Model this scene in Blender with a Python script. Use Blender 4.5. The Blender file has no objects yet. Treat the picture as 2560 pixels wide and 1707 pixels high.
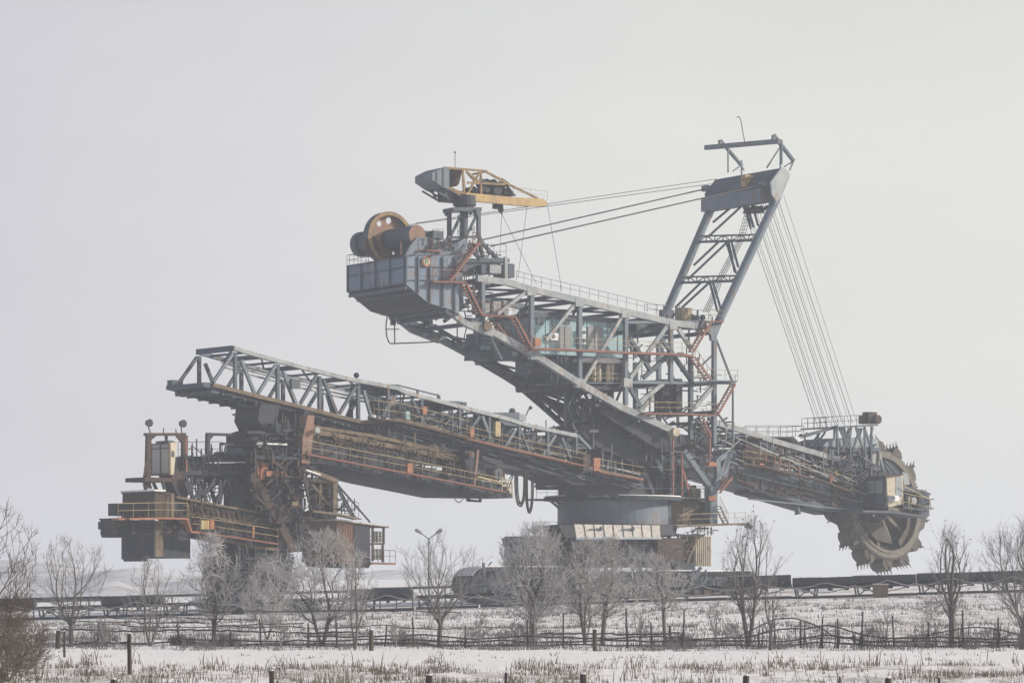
import bpy, bmesh, math, random
from math import sin, cos, pi, radians, atan2, sqrt
from mathutils import Vector, Matrix, noise
C = bpy.context.scene.collection
R = random.Random(7)
# ---------------------------------------------------------------- camera, sky, sun, exposure
FPX, HZ, CAMZ = 7200.0, 1430.0, 2.9
cam_d = bpy.data.cameras.new('camera'); cam = bpy.data.objects.new('camera', cam_d); C.objects.link(cam)
cam.location = (0, 0, CAMZ); cam.rotation_euler = (radians(90), 0, 0)
cam_d.sensor_width = 36; cam_d.lens = FPX/2560*36; cam_d.shift_y = (HZ-853.5)/2560
cam_d.clip_start = 1; cam_d.clip_end = 20000
bpy.context.scene.camera = cam
SUN = Vector((0.99, 0.05, 0)).normalized(); ELEV = radians(21)
w = bpy.data.worlds.new('World'); bpy.context.scene.world = w; w.use_nodes = True
nt = w.node_tree; bg = nt.nodes['Background']; out = nt.nodes['World Output']
sky = nt.nodes.new('ShaderNodeTexSky'); sky.sky_type = 'NISHITA'; sky.sun_disc = False
sky.sun_elevation = ELEV; sky.sun_rotation = atan2(SUN.x, SUN.y); sky.dust_density = 5; sky.air_density = 1.0
nt.links.new(sky.outputs[0], bg.inputs[0]); bg.inputs[1].default_value = 0.14
bg2 = nt.nodes.new('ShaderNodeBackground'); bg2.inputs[1].default_value = 1.08
mx = nt.nodes.new('ShaderNodeMixShader'); 
tcw = nt.nodes.new('ShaderNodeTexCoord'); sx = nt.nodes.new('ShaderNodeSeparateXYZ'); nt.links.new(tcw.outputs['Generated'], sx.inputs[0])
def wmap(o, a, b, c, d):
    r = nt.nodes.new('ShaderNodeMapRange'); nt.links.new(o, r.inputs[0])
    for k, q in zip((1, 2, 3, 4), (a, b, c, d)): r.inputs[k].default_value = q
    return r.outputs[0]
# milky winter haze over a blue zenith, lavender away from the sun and warm towards it
nt.links.new(wmap(sx.outputs[2], .15, .50, .94, .10), mx.inputs[0])
wc_ = nt.nodes.new('ShaderNodeMix'); wc_.data_type = 'RGBA'; wc_.inputs[6].default_value = (.615, .59, .655, 1); wc_.inputs[7].default_value = (.76, .76, .72, 1)
nt.links.new(wmap(sx.outputs[0], -.22, .06, 0, 1), wc_.inputs[0]); cn = nt.nodes.new('ShaderNodeTexNoise'); cn.inputs['Scale'].default_value = 7; cn.inputs['Detail'].default_value = 4; cmap = nt.nodes.new('ShaderNodeMapping'); cmap.inputs['Scale'].default_value = (1, 1, 3.5); nt.links.new(tcw.outputs['Generated'], cmap.inputs[0]); nt.links.new(cmap.outputs[0], cn.inputs[0])
cv = nt.nodes.new('ShaderNodeVectorMath'); cv.operation = 'SCALE'; nt.links.new(wc_.outputs[2], cv.inputs[0]); nt.links.new(wmap(cn.outputs[0], .3, .7, .975, 1.025), cv.inputs['Scale']); nt.links.new(cv.outputs[0], bg2.inputs[0])
nt.links.new(bg.outputs[0], mx.inputs[1]); nt.links.new(bg2.outputs[0], mx.inputs[2]); nt.links.new(mx.outputs[0], out.inputs[0])
sd = bpy.data.lights.new('sun', 'SUN'); sd.energy = 4.4; sd.angle = radians(0.8); sd.color = (1, .90, .76)
so = bpy.data.objects.new('sun', sd); C.objects.link(so); so.location = (60, 0, 80)
so.rotation_euler = Vector((SUN.x*cos(ELEV), SUN.y*cos(ELEV), sin(ELEV))).to_track_quat('Z', 'Y').to_euler()
vs = bpy.context.scene.view_settings; vs.view_transform = 'Standard'; vs.look = 'None'; vs.exposure = 0; vs.gamma = 1
bpy.context.scene.display_settings.display_device = 'sRGB'
cy = bpy.context.scene.cycles; cy.volume_bounces = 3; cy.max_bounces = 8; cy.use_denoising = True
bpy.context.scene.render.resolution_x = 1024; bpy.context.scene.render.resolution_y = 682
# ---------------------------------------------------------------- materials
def mat(name, col, col2=None, amt=.5, scale=.6, rough=.7, bump=0., metal=0., stretch=(1, 1, 1), detail=6, c3=None, amt3=.0, s3=3):
    m = bpy.data.materials.new(name); m.use_nodes = True; t = m.node_tree; b = t.nodes['Principled BSDF']
    b.inputs['Roughness'].default_value = rough; b.inputs['Metallic'].default_value = metal
    b.inputs['Specular IOR Level'].default_value = .3
    if col2 is None: b.inputs[0].default_value = (*col, 1); return m
    tc = t.nodes.new('ShaderNodeTexCoord'); mp = t.nodes.new('ShaderNodeMapping'); mp.inputs['Scale'].default_value = stretch
    t.links.new(tc.outputs['Object'], mp.inputs[0])
    def blend(c_in, c2, a, sc, soft=.12, mp=mp):
        n = t.nodes.new('ShaderNodeTexNoise'); n.inputs['Scale'].default_value = sc; n.inputs['Detail'].default_value = detail
        n.inputs['Roughness'].default_value = .65; t.links.new(mp.outputs[0], n.inputs[0])
        r = t.nodes.new('ShaderNodeMapRange'); r.inputs[1].default_value = .5+(.5-a)*.5-soft; r.inputs[2].default_value = .5+(.5-a)*.5+soft
        t.links.new(n.outputs[0], r.inputs[0])
        x = t.nodes.new('ShaderNodeMix'); x.data_type = 'RGBA'; t.links.new(r.outputs[0], x.inputs[0])
        if isinstance(c_in, tuple): x.inputs[6].default_value = (*c_in, 1)
        else: t.links.new(c_in, x.inputs[6])
        x.inputs[7].default_value = (*c2, 1); return x.outputs[2], n.outputs[0]
    o, nn = blend(col, col2, amt, scale)
    if c3:
        m2 = t.nodes.new('ShaderNodeMapping'); m2.inputs['Scale'].default_value = (1, 1, .35); t.links.new(tc.outputs['Object'], m2.inputs[0]); o, n3 = blend(o, c3, amt3, s3, .06, m2)
    t.links.new(o, b.inputs[0])
    if bump:
        bp = t.nodes.new('ShaderNodeBump'); bp.inputs['Strength'].default_value = bump; bp.inputs['Distance'].default_value = .1
        t.links.new(nn, bp.inputs['Height']); t.links.new(bp.outputs[0], b.inputs['Normal'])
    return m
M = {}
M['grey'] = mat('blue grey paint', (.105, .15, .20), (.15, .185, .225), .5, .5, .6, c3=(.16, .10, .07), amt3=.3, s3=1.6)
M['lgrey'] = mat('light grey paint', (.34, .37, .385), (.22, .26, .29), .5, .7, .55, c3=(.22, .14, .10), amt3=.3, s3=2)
M['side'] = mat('weathered box plate', (.13, .19, .275), (.21, .25, .29), .45, .45, .55, stretch=(1, 1, .45), c3=(.18, .11, .08), amt3=.34, s3=1.3)
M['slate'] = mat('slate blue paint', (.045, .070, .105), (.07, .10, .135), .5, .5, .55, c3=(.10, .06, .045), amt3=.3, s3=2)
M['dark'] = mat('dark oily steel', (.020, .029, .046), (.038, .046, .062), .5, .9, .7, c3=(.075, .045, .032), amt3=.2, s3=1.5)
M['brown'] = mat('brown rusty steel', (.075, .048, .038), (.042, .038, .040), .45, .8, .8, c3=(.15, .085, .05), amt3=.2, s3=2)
M['wheel'] = mat('dusty wheel steel', (.088, .082, .078), (.062, .060, .060), .5, 1.2, .85, c3=(.16, .115, .08), amt3=.25, s3=2.5)
M['ring'] = mat('dusty gear ring', (.17, .16, .138), (.12, .112, .10), .5, 1.5, .8)
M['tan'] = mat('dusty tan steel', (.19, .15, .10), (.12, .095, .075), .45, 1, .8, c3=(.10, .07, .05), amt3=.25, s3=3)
M['orange'] = mat('faded orange red paint', (.25, .092, .065), (.16, .075, .06), .5, 1.2, .6, c3=(.15, .07, .05), amt3=.15, s3=3)
M['orangeb'] = mat('bright orange paint', (.36, .14, .075), (.26, .115, .07), .5, 1.2, .6)
M['yellow'] = mat('yellow ochre paint', (.46, .32, .14), (.34, .245, .125), .45, 1.2, .55, c3=(.3, .2, .1), amt3=.3, s3=3)
M['yrail'] = mat('dull yellow railing paint', (.44, .37, .21), (.28, .23, .14), .5, 1.5, .7)
M['ringy'] = mat('ochre and rust rim paint', (.30, .205, .10), (.17, .12, .08), .5, 1.2, .7)
M['teal'] = mat('pale teal cladding', (.25, .41, .47), (.32, .47, .52), .5, .5, .6, stretch=(1, 1, .3), c3=(.16, .2, .2), amt3=.3, s3=1.4)
M['cream'] = mat('cream painted sheet', (.52, .47, .37), (.42, .38, .31), .45, .8, .65, c3=(.25, .17, .11), amt3=.3, s3=2)
M['rope'] = mat('greased wire rope', (.05, .05, .055))
M['rubber'] = mat('black rubber', (.022, .024, .028), (.035, .036, .04), .5, 1, .8)
M['glass'] = mat('dusty glass', (.12, .14, .16), rough=.15)
M['glassl'] = mat('pale reflecting glass', (.30, .34, .36), rough=.2)
M['snow'] = mat('settled snow', (.80, .80, .82), (.70, .70, .73), .5, 2, .8)
M['snowroof'] = mat('thin frosted sheet roof', (.56, .55, .54), (.47, .46, .45), .5, .8, .7, stretch=(1, 1, 1), c3=(.3, .22, .17), amt3=.3, s3=3)
M['corr'] = mat('rusty corrugated sheet', (.27, .16, .115), (.20, .14, .12), .5, 1.2, .8, stretch=(1, 1, .3))
M['blueroof'] = mat('blue roof sheet with frost', (.20, .28, .37), (.34, .38, .42), .5, .8, .6)
M['wood'] = mat('weathered dark post', (.055, .045, .040), (.09, .075, .065), .5, 3, .9, stretch=(1, 1, .2))
M['fence'] = mat('grey fence rails', (.07, .065, .068), (.11, .10, .105), .5, 3, .9)
M['bark'] = mat('dark bark', (.11, .10, .095), (.17, .16, .16), .5, 4, .9)
M['barkw'] = mat('warm brown bark', (.11, .075, .055), (.15, .11, .085), .5, 4, .9)
M['frost'] = mat('rime frosted twigs', (.50, .49, .50), (.33, .32, .32), .45, 1.2, .9)
M['twig'] = mat('bare grey twigs', (.30, .29, .29), (.18, .17, .17), .5, 2, .9)
M['twigw'] = mat('bare brown twigs', (.145, .12, .105), (.10, .083, .075), .5, 2, .9)
M['grass'] = mat('dry grass', (.30, .245, .185), (.20, .165, .13), .5, .3, .9)
M['grassf'] = mat('frosted weeds', (.30, .27, .26), (.20, .17, .16), .5, .3, .9)
M['lamp'] = mat('grey lamp housing', (.25, .26, .27), rough=.4)
M['frostpipe'] = mat('frosted cable sheath', (.30, .29, .30), (.2, .19, .19), .5, 2, .8)
# ---------------------------------------------------------------- mesh builder
class MB:
    def __init__(s): s.v = []; s.f = []
    def add(s, vs, fs):
        o = len(s.v); s.v += [tuple(p) for p in vs]; s.f += [tuple(i+o for i in f) for f in fs]
    def beam(s, p, q, w, h=None, side=None):
        p, q = Vector(p), Vector(q); h = h or w; d = q-p
        if d.length < 1e-4: return
        d.normalize(); z = Vector((0, 0, 1))
        if side is None: side = d.cross(z) if abs(d.z) < .985 else FR.vd.copy()
        side = (side-d*side.dot(d)).normalized(); up = side.cross(d).normalized()
        a, b = side*w/2, up*h/2
        s.add([p-a-b, p+a-b, p+a+b, p-a+b, q-a-b, q+a-b, q+a+b, q-a+b], BOXF)
    def tube(s, p, q, r, n=6, r2=None, cap=True):
        p, q = Vector(p), Vector(q); r2 = r if r2 is None else r2; d = q-p
        if d.length < 1e-5: return
        d.normalize(); a = d.orthogonal().normalized(); b = d.cross(a); vs = []
        for c, rr in ((p, r), (q, r2)):
            for i in range(n):
                t = 2*pi*i/n; vs.append(c+(a*cos(t)+b*sin(t))*rr)
        fs = [(i, (i+1) % n, n+(i+1) % n, n+i) for i in range(n)]
        if cap: fs += [tuple(range(n))[::-1], tuple(range(n, 2*n))]
        s.add(vs, fs)
    def path(s, pts, r, n=5):
        pts = [Vector(p) for p in pts]; vs = []; k = len(pts)
        for i, p in enumerate(pts):
            d = (pts[min(i+1, k-1)]-pts[max(i-1, 0)]).normalized()
            a = Vector((0, 0, 1)) if abs(d.z) < .9 else Vector((1, 0, 0))
            a = (a-d*a.dot(d)).normalized(); b = d.cross(a)
            for j in range(n):
                t = 2*pi*j/n; vs.append(p+(a*cos(t)+b*sin(t))*r)
        fs = [(i*n+j, i*n+(j+1) % n, (i+1)*n+(j+1) % n, (i+1)*n+j) for i in range(k-1) for j in range(n)]
        fs += [tuple(range(n))[::-1], tuple(range((k-1)*n, k*n))]; s.add(vs, fs)
    def loft(s, a, b):
        n = len(a); s.add(list(a)+list(b), [tuple(range(n)), tuple(range(2*n-1, n-1, -1))]+[(i, (i+1) % n, n+(i+1) % n, n+i) for i in range(n)])
    def box(s, c, ax, ay, az):
        c = Vector(c); s.add([c-ax-ay-az, c+ax-ay-az, c+ax+ay-az, c-ax+ay-az, c-ax-ay+az, c+ax-ay+az, c+ax+ay+az, c-ax+ay+az], BOXF)
    def ball(s, c, r, n=8, sz=1):
        c = Vector(c); vs = []; m = n//2
        for i in range(1, m):
            a = pi*i/m
            for j in range(n): b = 2*pi*j/n; vs.append(c+Vector((sin(a)*cos(b)*r, sin(a)*sin(b)*r, cos(a)*r*sz)))
        top = len(vs); vs += [c+Vector((0, 0, r*sz)), c-Vector((0, 0, r*sz))]
        fs = [(i*n+j, i*n+(j+1) % n, (i+1)*n+(j+1) % n, (i+1)*n+j) for i in range(m-2) for j in range(n)]
        fs += [(top, (j+1) % n, j) for j in range(n)]+[(top+1, (m-2)*n+j, (m-2)*n+(j+1) % n) for j in range(n)]
        s.add(vs, fs)
    def build(s, name, m, parent=None, label=None, smooth=False):
        b = BASE.get(parent.name, Vector((0, 0, 0))) if parent else Vector((0, 0, 0))
        me = bpy.data.meshes.new(name); me.from_pydata([tuple(Vector(p)-b) for p in s.v], [], s.f); me.update()
        bm = bmesh.new(); bm.from_mesh(me); bmesh.ops.recalc_face_normals(bm, faces=bm.faces); bm.to_mesh(me); bm.free()
        if smooth:
            for p in me.polygons: p.use_smooth = True
        me.materials.append(M[m] if isinstance(m, str) else m)
        o = bpy.data.objects.new(name, me); C.objects.link(o)
        if parent: o.parent = parent
        BASE[o.name] = b
        if label: o['label'] = label
        return o
BOXF = [(0, 3, 2, 1), (4, 5, 6, 7), (0, 1, 5, 4), (1, 2, 6, 5), (2, 3, 7, 6), (3, 0, 4, 7)]
BASE = {}
def thing(name, label, cat, loc, group=None):
    o = bpy.data.objects.new(name, None); C.objects.link(o); o.location = loc; o.empty_display_size = .5
    o['label'] = label; o['category'] = cat
    if group: o['group'] = group
    BASE[o.name] = Vector(loc); return o
def tag(o, label, cat, group=None):
    o['label'] = label; o['category'] = cat
    if group: o['group'] = group
    return o
def kind(o, k): o['kind'] = k; return o
def single(mb, name, m, loc, label, cat, group=None):
    me_o = mb.build(name, m); loc = Vector(loc)
    me_o.data.transform(Matrix.Translation(-loc)); me_o.location = loc; BASE[me_o.name] = loc
    return tag(me_o, label, cat, group)
def GREEB(par, name, c, quad, v0, v1, n, mm, lo=.4, hi=1.8, w0=.05, w1=.14, dirs=None):
    """small pipes, struts and brackets scattered over a traced quadrilateral (tl, tr, br, bl)"""
    m = MB(); ds = dirs or (FR.ud, FR.ud, FR.ud, Z, Z, Z, FR.vd, FR.ud+Z*.8)
    for i in range(n):
        a, b = R.random(), R.random(); x = (quad[0][0]*(1-a)+quad[1][0]*a)*(1-b)+(quad[3][0]*(1-a)+quad[2][0]*a)*b; y = (quad[0][1]*(1-a)+quad[1][1]*a)*(1-b)+(quad[3][1]*(1-a)+quad[2][1]*a)*b
        p = P(c, x, y, R.uniform(v0, v1)); d = R.choice(ds).normalized(); m.beam(p, p+d*R.uniform(lo, hi), R.uniform(w0, w1))
    o = m.build(name, mm, par); o['kind'] = 'stuff'; return o
Z = Vector((0, 0, 1))
# ---------------------------------------------------------------- frames and tracing helpers
class Frame:
    def __init__(s, px, Y, deg):
        s.o = Vector(((px-1280)*Y/FPX, Y, 0)); s.c = cos(radians(deg)); s.s = sin(radians(deg))
        s.ud = Vector((s.c, s.s, 0)); s.vd = Vector((s.s, -s.c, 0))
    def uvz(s, px, py, v):
        a = (px-1280)/FPX; u = (a*(s.o.y-v*s.c)-s.o.x-v*s.s)/(s.c-a*s.s); Y = s.o.y+u*s.s-v*s.c
        return u, v, CAMZ+(HZ-py)*Y/FPX
    def w(s, u, v, z): return s.o+s.ud*u+s.vd*v+Vector((0, 0, z))
    def at(s, px, py, v): return s.w(*s.uvz(px, py, v))
def crop(x0, y0, k): return lambda x, y: (x0+x/k, y0+y/k)
cA = crop(840, 360, 3.409); cB = crop(1200, 640, 3.409); cM = crop(1640, 260, 2.7025); cD = crop(1500, 760, 3.409)
cW = crop(1900, 980, 3.335); cL1 = crop(400, 840, 3.675); cL2 = crop(940, 900, 3.36); cL3 = crop(240, 1030, 3.095)
cU = crop(1100, 1180, 2.94); cE = crop(1660, 1000, 5.227); cG1 = crop(0, 1180, 2.735); cG2 = crop(860, 1180, 2.735); cG3 = crop(1700, 1180, 2.735)
cP = crop(0, 0, 1)
FR = None
def P(c, x, y, v): return FR.at(*c(x, y), v)
def PU(c, x, y, v): return FR.uvz(*c(x, y), v)
def LN(mb, c, pts, w, h=None, v=0, m=0):
    """beams through traced points; v one lateral value or one per point; m: the same on the far side"""
    vv = v if isinstance(v, (list, tuple)) else [v]*len(pts); L = [PU(c, x, y, k) for (x, y), k in zip(pts, vv)]
    for a, b in zip(L, L[1:]):
        mb.beam(FR.w(*a), FR.w(*b), w, h)
        if m: mb.beam(FR.w(a[0], -a[1], a[2]), FR.w(b[0], -b[1], b[2]), w, h)
def SEG(mb, c, segs, w, h=None, v=0, m=0):
    for x0, y0, x1, y1 in segs: LN(mb, c, [(x0, y0), (x1, y1)], w, h, v, m)
def PR(mb, c, pts, v0, v1, m=0):
    """traced outline at v0 given its real depth to v1"""
    L = [PU(c, x, y, v0) for x, y in pts]
    mb.loft([FR.w(*a) for a in L], [FR.w(a[0], v1, a[2]) for a in L])
    if m: mb.loft([FR.w(a[0], -v0, a[2]) for a in L], [FR.w(a[0], -v1, a[2]) for a in L])
def BX(mb, c, x0, y0, x1, y1, v0, v1, m=0):
    """upright box: near face traced by its corners, u and z taken from its lower left and upper right"""
    a = PU(c, x0, y1, v0); b = PU(c, x1, y0, v0); z0 = a[2]; z1 = PU(c, (x0+x1)/2, y0, v0)[2]
    for sg in ((1, -1) if m else (1,)):
        q = [FR.w(u, sg*v0, z) for u, z in ((a[0], z0), (b[0], z0), (b[0], z1), (a[0], z1))]
        r = [FR.w(u, sg*v1, z) for u, z in ((a[0], z0), (b[0], z0), (b[0], z1), (a[0], z1))]
        mb.loft(q, r)
def RAIL(mb, pts, h=1.05, sp=1.5, r=.032, mid=True, kick=False):
    up = Vector((0, 0, 1))
    for a, b in zip(pts, pts[1:]):
        a, b = Vector(a), Vector(b); n = max(1, round((b-a).length/sp))
        mb.tube(a+up*h, b+up*h, r, 4)
        if mid: mb.tube(a+up*h*.5, b+up*h*.5, r*.8, 4)
        for i in range(n+1): q = a.lerp(b, i/n); mb.tube(q, q+up*h, r*.95, 4)
def WALK(par, c, pts, v, dm='orange', rm='orange', wd=.9, th=.2, h=1.05, sp=1.5, both=False, r=.032, name='walkway'):
    L = [P(c, x, y, v) for x, y in pts]; d = MB()
    for a, b in zip(L, L[1:]): d.beam(a, b, wd, th*.72)
    o = d.build(name, dm, par); rl = MB(); off = FR.vd*(wd/2-.03)+Vector((0, 0, th/2))
    RAIL(rl, [p+off for p in L], h, sp, r)
    if both:
        off2 = -FR.vd*(wd/2-.03)+Vector((0, 0, th/2)); RAIL(rl, [p+off2 for p in L], h, sp, r)
    rl.build('handrail', rm, o); return o
def STAIR(par, c, p, q, v, m='orange', wd=.8, h=.30, rm=None):
    a, b = P(c, *p, v), P(c, *q, v); d = MB(); e = FR.vd*wd/2
    h *= .75; d.beam(a+e, b+e, .08, h); d.beam(a-e, b-e, .08, h); o = d.build('staircase', m, par)
    t = MB(); n = max(3, int(abs(a.z-b.z)/.28))
    for i in range(n+1): k = a.lerp(b, i/n); t.beam(k-e*.92, k+e*.92, .26, .05, FR.ud)
    t.build('tread', 'dark', o); rl = MB(); up = Vector((0, 0, 1.0))
    rl.tube(a+e+up, b+e+up, .032, 4)
    for i in range(0, 5): k = a.lerp(b, i/4)+e; rl.tube(k, k+up, .03, 4)
    rl.build('handrail', rm or m, o); return o
def LATT(mb, a0, a1, b0, b1, n, r, X=False):
    """web between two chords"""
    a0, a1, b0, b1 = map(Vector, (a0, a1, b0, b1))
    for i in range(n):
        p, q = a0.lerp(a1, i/n), a0.lerp(a1, (i+1)/n); s, t = b0.lerp(b1, i/n), b0.lerp(b1, (i+1)/n)
        mb.beam(p, s, r)
        if i % 2 or X: mb.beam(p, t, r)
        if not i % 2 or X: mb.beam(s, q, r)
    mb.beam(a1, b1, r)
def CYL(mb, c, u_ax, r, n=24): mb.tube(c, u_ax, r, n)
def smooth01(x): x = min(1, max(0, x)); return x*x*(3-2*x)
def ground_z(x, y):
    t = smooth01((y-135)/105); xs = max(-110, min(110, x))
    z = -.35+t*(.21+.0295*xs+.35*0)
    z += .10*noise.noise(Vector((x*.05, y*.05, 0)))+.06*noise.noise(Vector((x*.3, y*.2, 3)))+.04*noise.noise(Vector((x*.9, y*.5, 7)))
    for yr in (188, 190.2): z -= .16*math.exp(-((y-yr-1.5*sin(x*.05))/.5)**2)
    if y > 400: z *= max(0, 1-(y-400)/600)
    return z
def gpx(px, Y): return (px-1280)*Y/FPX
HAZE = 0.00055
# ================================================================ BUCKET WHEEL EXCAVATOR
FR = FS = Frame(1560, 300, 35)
WN = 4.7
EX = thing('bucket_wheel_excavator', 'giant grey bucket wheel excavator with tall leaning mast, spoked digging wheel on the right', 'excavator', (FS.o.x, FS.o.y, ground_z(FS.o.x, FS.o.y)))
# ---- side trusses
for sgn in (1, -1):
    t = MB(); v = WN*sgn
    def near(c, pts, w_, h_):
        L = [PU(c, x, y, WN) for x, y in pts]
        for a, b in zip(L, L[1:]): t.beam(FR.w(a[0], v, a[2]), FR.w(b[0], v, b[2]), w_, h_)
    near(cB, [(-30, 190), (230, 225), (430, 285), (840, 378), (1240, 475), (1640, 570), (1850, 600)], .5, .62)
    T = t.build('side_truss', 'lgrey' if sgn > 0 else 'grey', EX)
    t = MB()
    near(cB, [(-90, 565), (40, 615), (460, 840), (850, 1090), (1190, 1285), (1660, 1500)], .62, .66)
    near(cA, [(940, 1400), (1100, 1530), (1330, 1620)], .6, .6)
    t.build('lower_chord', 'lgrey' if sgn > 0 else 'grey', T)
    for x, y0, y1 in ((20, 190, 590), (437, 295, 820), (848, 385, 1090), (1240, 490, 1270), (1625, 590, 1080), (1995, 640, 1600)):
        t = MB(); near(cB, [(x, y0), (x, y1)], .42, .42); t.build('column', 'grey', T)
    for a, b, c_, d in ((405, 295, 140, 500), (820, 395, 560, 720), (1220, 495, 880, 1080), (1600, 585, 1280, 1040), (1690, 620, 1810, 810), (1330, 1270, 1560, 1085), (1830, 1290, 1990, 1100)):
        t = MB(); near(cB, [(a, b), (c_, d)], .3, .34 if a < 1300 else .42); t.build('diagonal', 'lgrey', T)
    for a, b, c_, d in ((1270, 690, 1450, 970), (1650, 850, 1800, 1060), (1600, 850, 1390, 1040), (1270, 1110, 1370, 1290), (1540, 700, 1640, 830), (60, 640, 180, 880)):
        if a == 60 and sgn < 0: continue
        t = MB(); near(cB, [(a, b), (c_, d)], .36, .4 if a > 100 else .2); t.build('diagonal', 'slate', T)
    t = MB(); near(cB, [(1795, 860), (1795, 1560)], .42, .42); t.build('column', 'slate', T)
    t = MB(); near(cB, [(1260, 1075), (1790, 1080), (2170, 1080)], .3, .3); near(cB, [(1250, 565), (1860, 560)], .25, .28); t.build('cross_beam', 'grey', T)
    t = MB(); near(cB, [(2155, 1085), (2155, 1568)], .16, .16); near(cD, [(990, 300), (1125, 655)], .18, .18); near(cD, [(1000, 925), (1085, 1040)], .16, .16); t.build('post', 'slate', T)
    for q in ((430, 300), (840, 395), (1235, 490), (1640, 590), (848, 1085), (1250, 1080), (460, 845)):
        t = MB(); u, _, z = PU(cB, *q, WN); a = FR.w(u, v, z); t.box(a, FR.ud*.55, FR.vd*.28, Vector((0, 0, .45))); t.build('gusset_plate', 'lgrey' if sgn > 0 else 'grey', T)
# big pin joint
t = MB(); a = P(cB, 45, 600, WN+.1); t.tube(a+FR.vd*.5, a-FR.vd*.6, .5, 16); t.build('pin_joint', 'tan', EX)
t = MB(); a = P(cB, 1655, 1500, WN+.3); t.tube(a+FR.vd*.4, a-FR.vd*.6, .45, 16); t.build('pin_joint', 'cream', EX)
# ---- cross girders between the trusses
g = MB()
for x, y in ((20, 190), (230, 225), (430, 285), (640, 335), (840, 378), (1040, 430), (1240, 475), (1440, 525), (1640, 570)):
    u, v, z = PU(cB, x, y, WN); g.beam(FR.w(u, v, z-.1), FR.w(u, -v, z-.1), .25, .34)
for (a, b), (c_, d) in (((20, 190), (430, 285)), ((430, 285), (840, 378)), ((840, 378), (1240, 475)), ((1240, 475), (1640, 570))):
    p = PU(cB, a, b, WN); q = PU(cB, c_, d, WN)
    g.beam(FR.w(p[0], WN, p[2]-.15), FR.w(q[0], -WN, q[2]-.15), .2, .22); g.beam(FR.w(p[0], -WN, p[2]-.15), FR.w(q[0], WN, q[2]-.15), .2, .22)
g.build('top_bracing', 'slate', EX)
g = MB()
for x, y in ((-60, 575), (210, 705), (460, 840), (660, 965), (850, 1090), (1190, 1285), (1400, 1390), (1640, 1490)):
    u, v, z = PU(cB, x, y, WN); g.beam(FR.w(u, v, z), FR.w(u, -v, z), .3, .4)
for (a, b), (c_, d) in (((-60, 575), (460, 840)), ((460, 840), (850, 1090)), ((850, 1090), (1190, 1285)), ((1190, 1285), (1640, 1490))):
    p = PU(cB, a, b, WN); q = PU(cB, c_, d, WN)
    g.beam(FR.w(p[0], WN, p[2]), FR.w(q[0], -WN, q[2]), .25, .25); g.beam(FR.w(p[0], -WN, p[2]), FR.w(q[0], WN, q[2]), .25, .25)
for x in (1240, 1625, 1995):
    for y in (650, 1080, 1330):
        u, v, z = PU(cB, x, y, WN); g.beam(FR.w(u, v, z), FR.w(u, -v, z), .3, .4)
g.build('cross_bracing', 'slate', EX)
# far inclined lattice strut below the tail (dark against the sky)
g = MB()
for off in (0, 1):
    k = off*1.0
    pts = [(985, 783), (1100, 846), (1200, 905), (1285, 955), (1352, 1012), (1420, 1072), (1460, 1105)]
    L = [FR.w(PU(cP, x, y, -WN)[0], -WN+.0, PU(cP, x, y, -WN)[2]+k*.85) for x, y in pts]
    for a, b in zip(L, L[1:]): g.beam(a, b, .3, .34 if off else .55)
L0 = [P(cP, x, y, -WN) for x, y in pts]
for a, b in zip(L0, L0[1:]):
    for i in range(3): p = a.lerp(b, i/3); g.beam(p, p+Vector((0, 0, .85)), .22)
g.build('tail_lattice_girder', 'slate', EX)
g = MB()   # second far chord and fan of ties under the lower houses
SEG(g, cB, [(400, 1150, 900, 1420), (470, 1170, 770, 1290), (540, 1300, 820, 1530), (360, 1110, 760, 1240), (420, 1160, 960, 1390)], .22, .26, -WN+1.5)
SEG(g, cB, [(800, 1140, 950, 1400), (830, 1150, 900, 1420), (880, 1150, 980, 1360), (720, 1140, 660, 1240), (760, 1130, 760, 1440), (1200, 1140, 1160, 1240), (780, 1150, 860, 1390), (900, 1180, 1010, 1420)], .18, .2, -1.5)
SEG(g, cB, [(745, 1130, 745, 1480), (980, 1180, 1000, 1480), (1110, 1110, 1110, 1400)], .55, .55, 0)
g.build('strut_cluster', 'slate', EX)
# ---- counterweight box
cb = MB(); NB = 5.25
PR(cb, cA, [(590, 955), (1035, 950), (1050, 1450), (960, 1405), (780, 1350), (590, 1190)], NB, -NB)
CW = cb.build('counterweight_box', 'side', EX)
rb = MB()
ubk = PU(cA, 590, 955, NB)[0]
zt, zb_ = PU(cA, 590, 955, NB)[2], PU(cA, 590, 1190, NB)[2]
for v in (-5.2, -2.65, 0, 2.6, 5.2): rb.beam(FR.w(ubk-.08, v, zb_), FR.w(ubk-.08, v, zt), .16, .16)
for y in (960, 1050, 1188):
    z = PU(cA, 590, y, NB)[2]; rb.beam(FR.w(ubk-.07, -5.2, z), FR.w(ubk-.07, 5.2, z), .14, .12)
for x, y1 in ((598, 1190), (700, 1270), (800, 1350), (910, 1380), (1010, 1425)):
    rb.beam(P(cA, x, 960, NB+.08), P(cA, x, y1, NB+.08), .2, .16)
for y in (1045, 1160): rb.beam(P(cA, 590, y, NB+.06), P(cA, 1010, y+6, NB+.06), .1, .1)
rb.build('stiffening_rib', 'slate', CW)
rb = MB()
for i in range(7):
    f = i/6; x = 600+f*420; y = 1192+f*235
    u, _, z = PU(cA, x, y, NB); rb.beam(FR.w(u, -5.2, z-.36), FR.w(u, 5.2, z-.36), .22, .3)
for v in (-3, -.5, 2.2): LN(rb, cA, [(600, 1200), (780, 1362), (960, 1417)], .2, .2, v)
rb.build('underside_rib', 'slate', CW)
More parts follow.
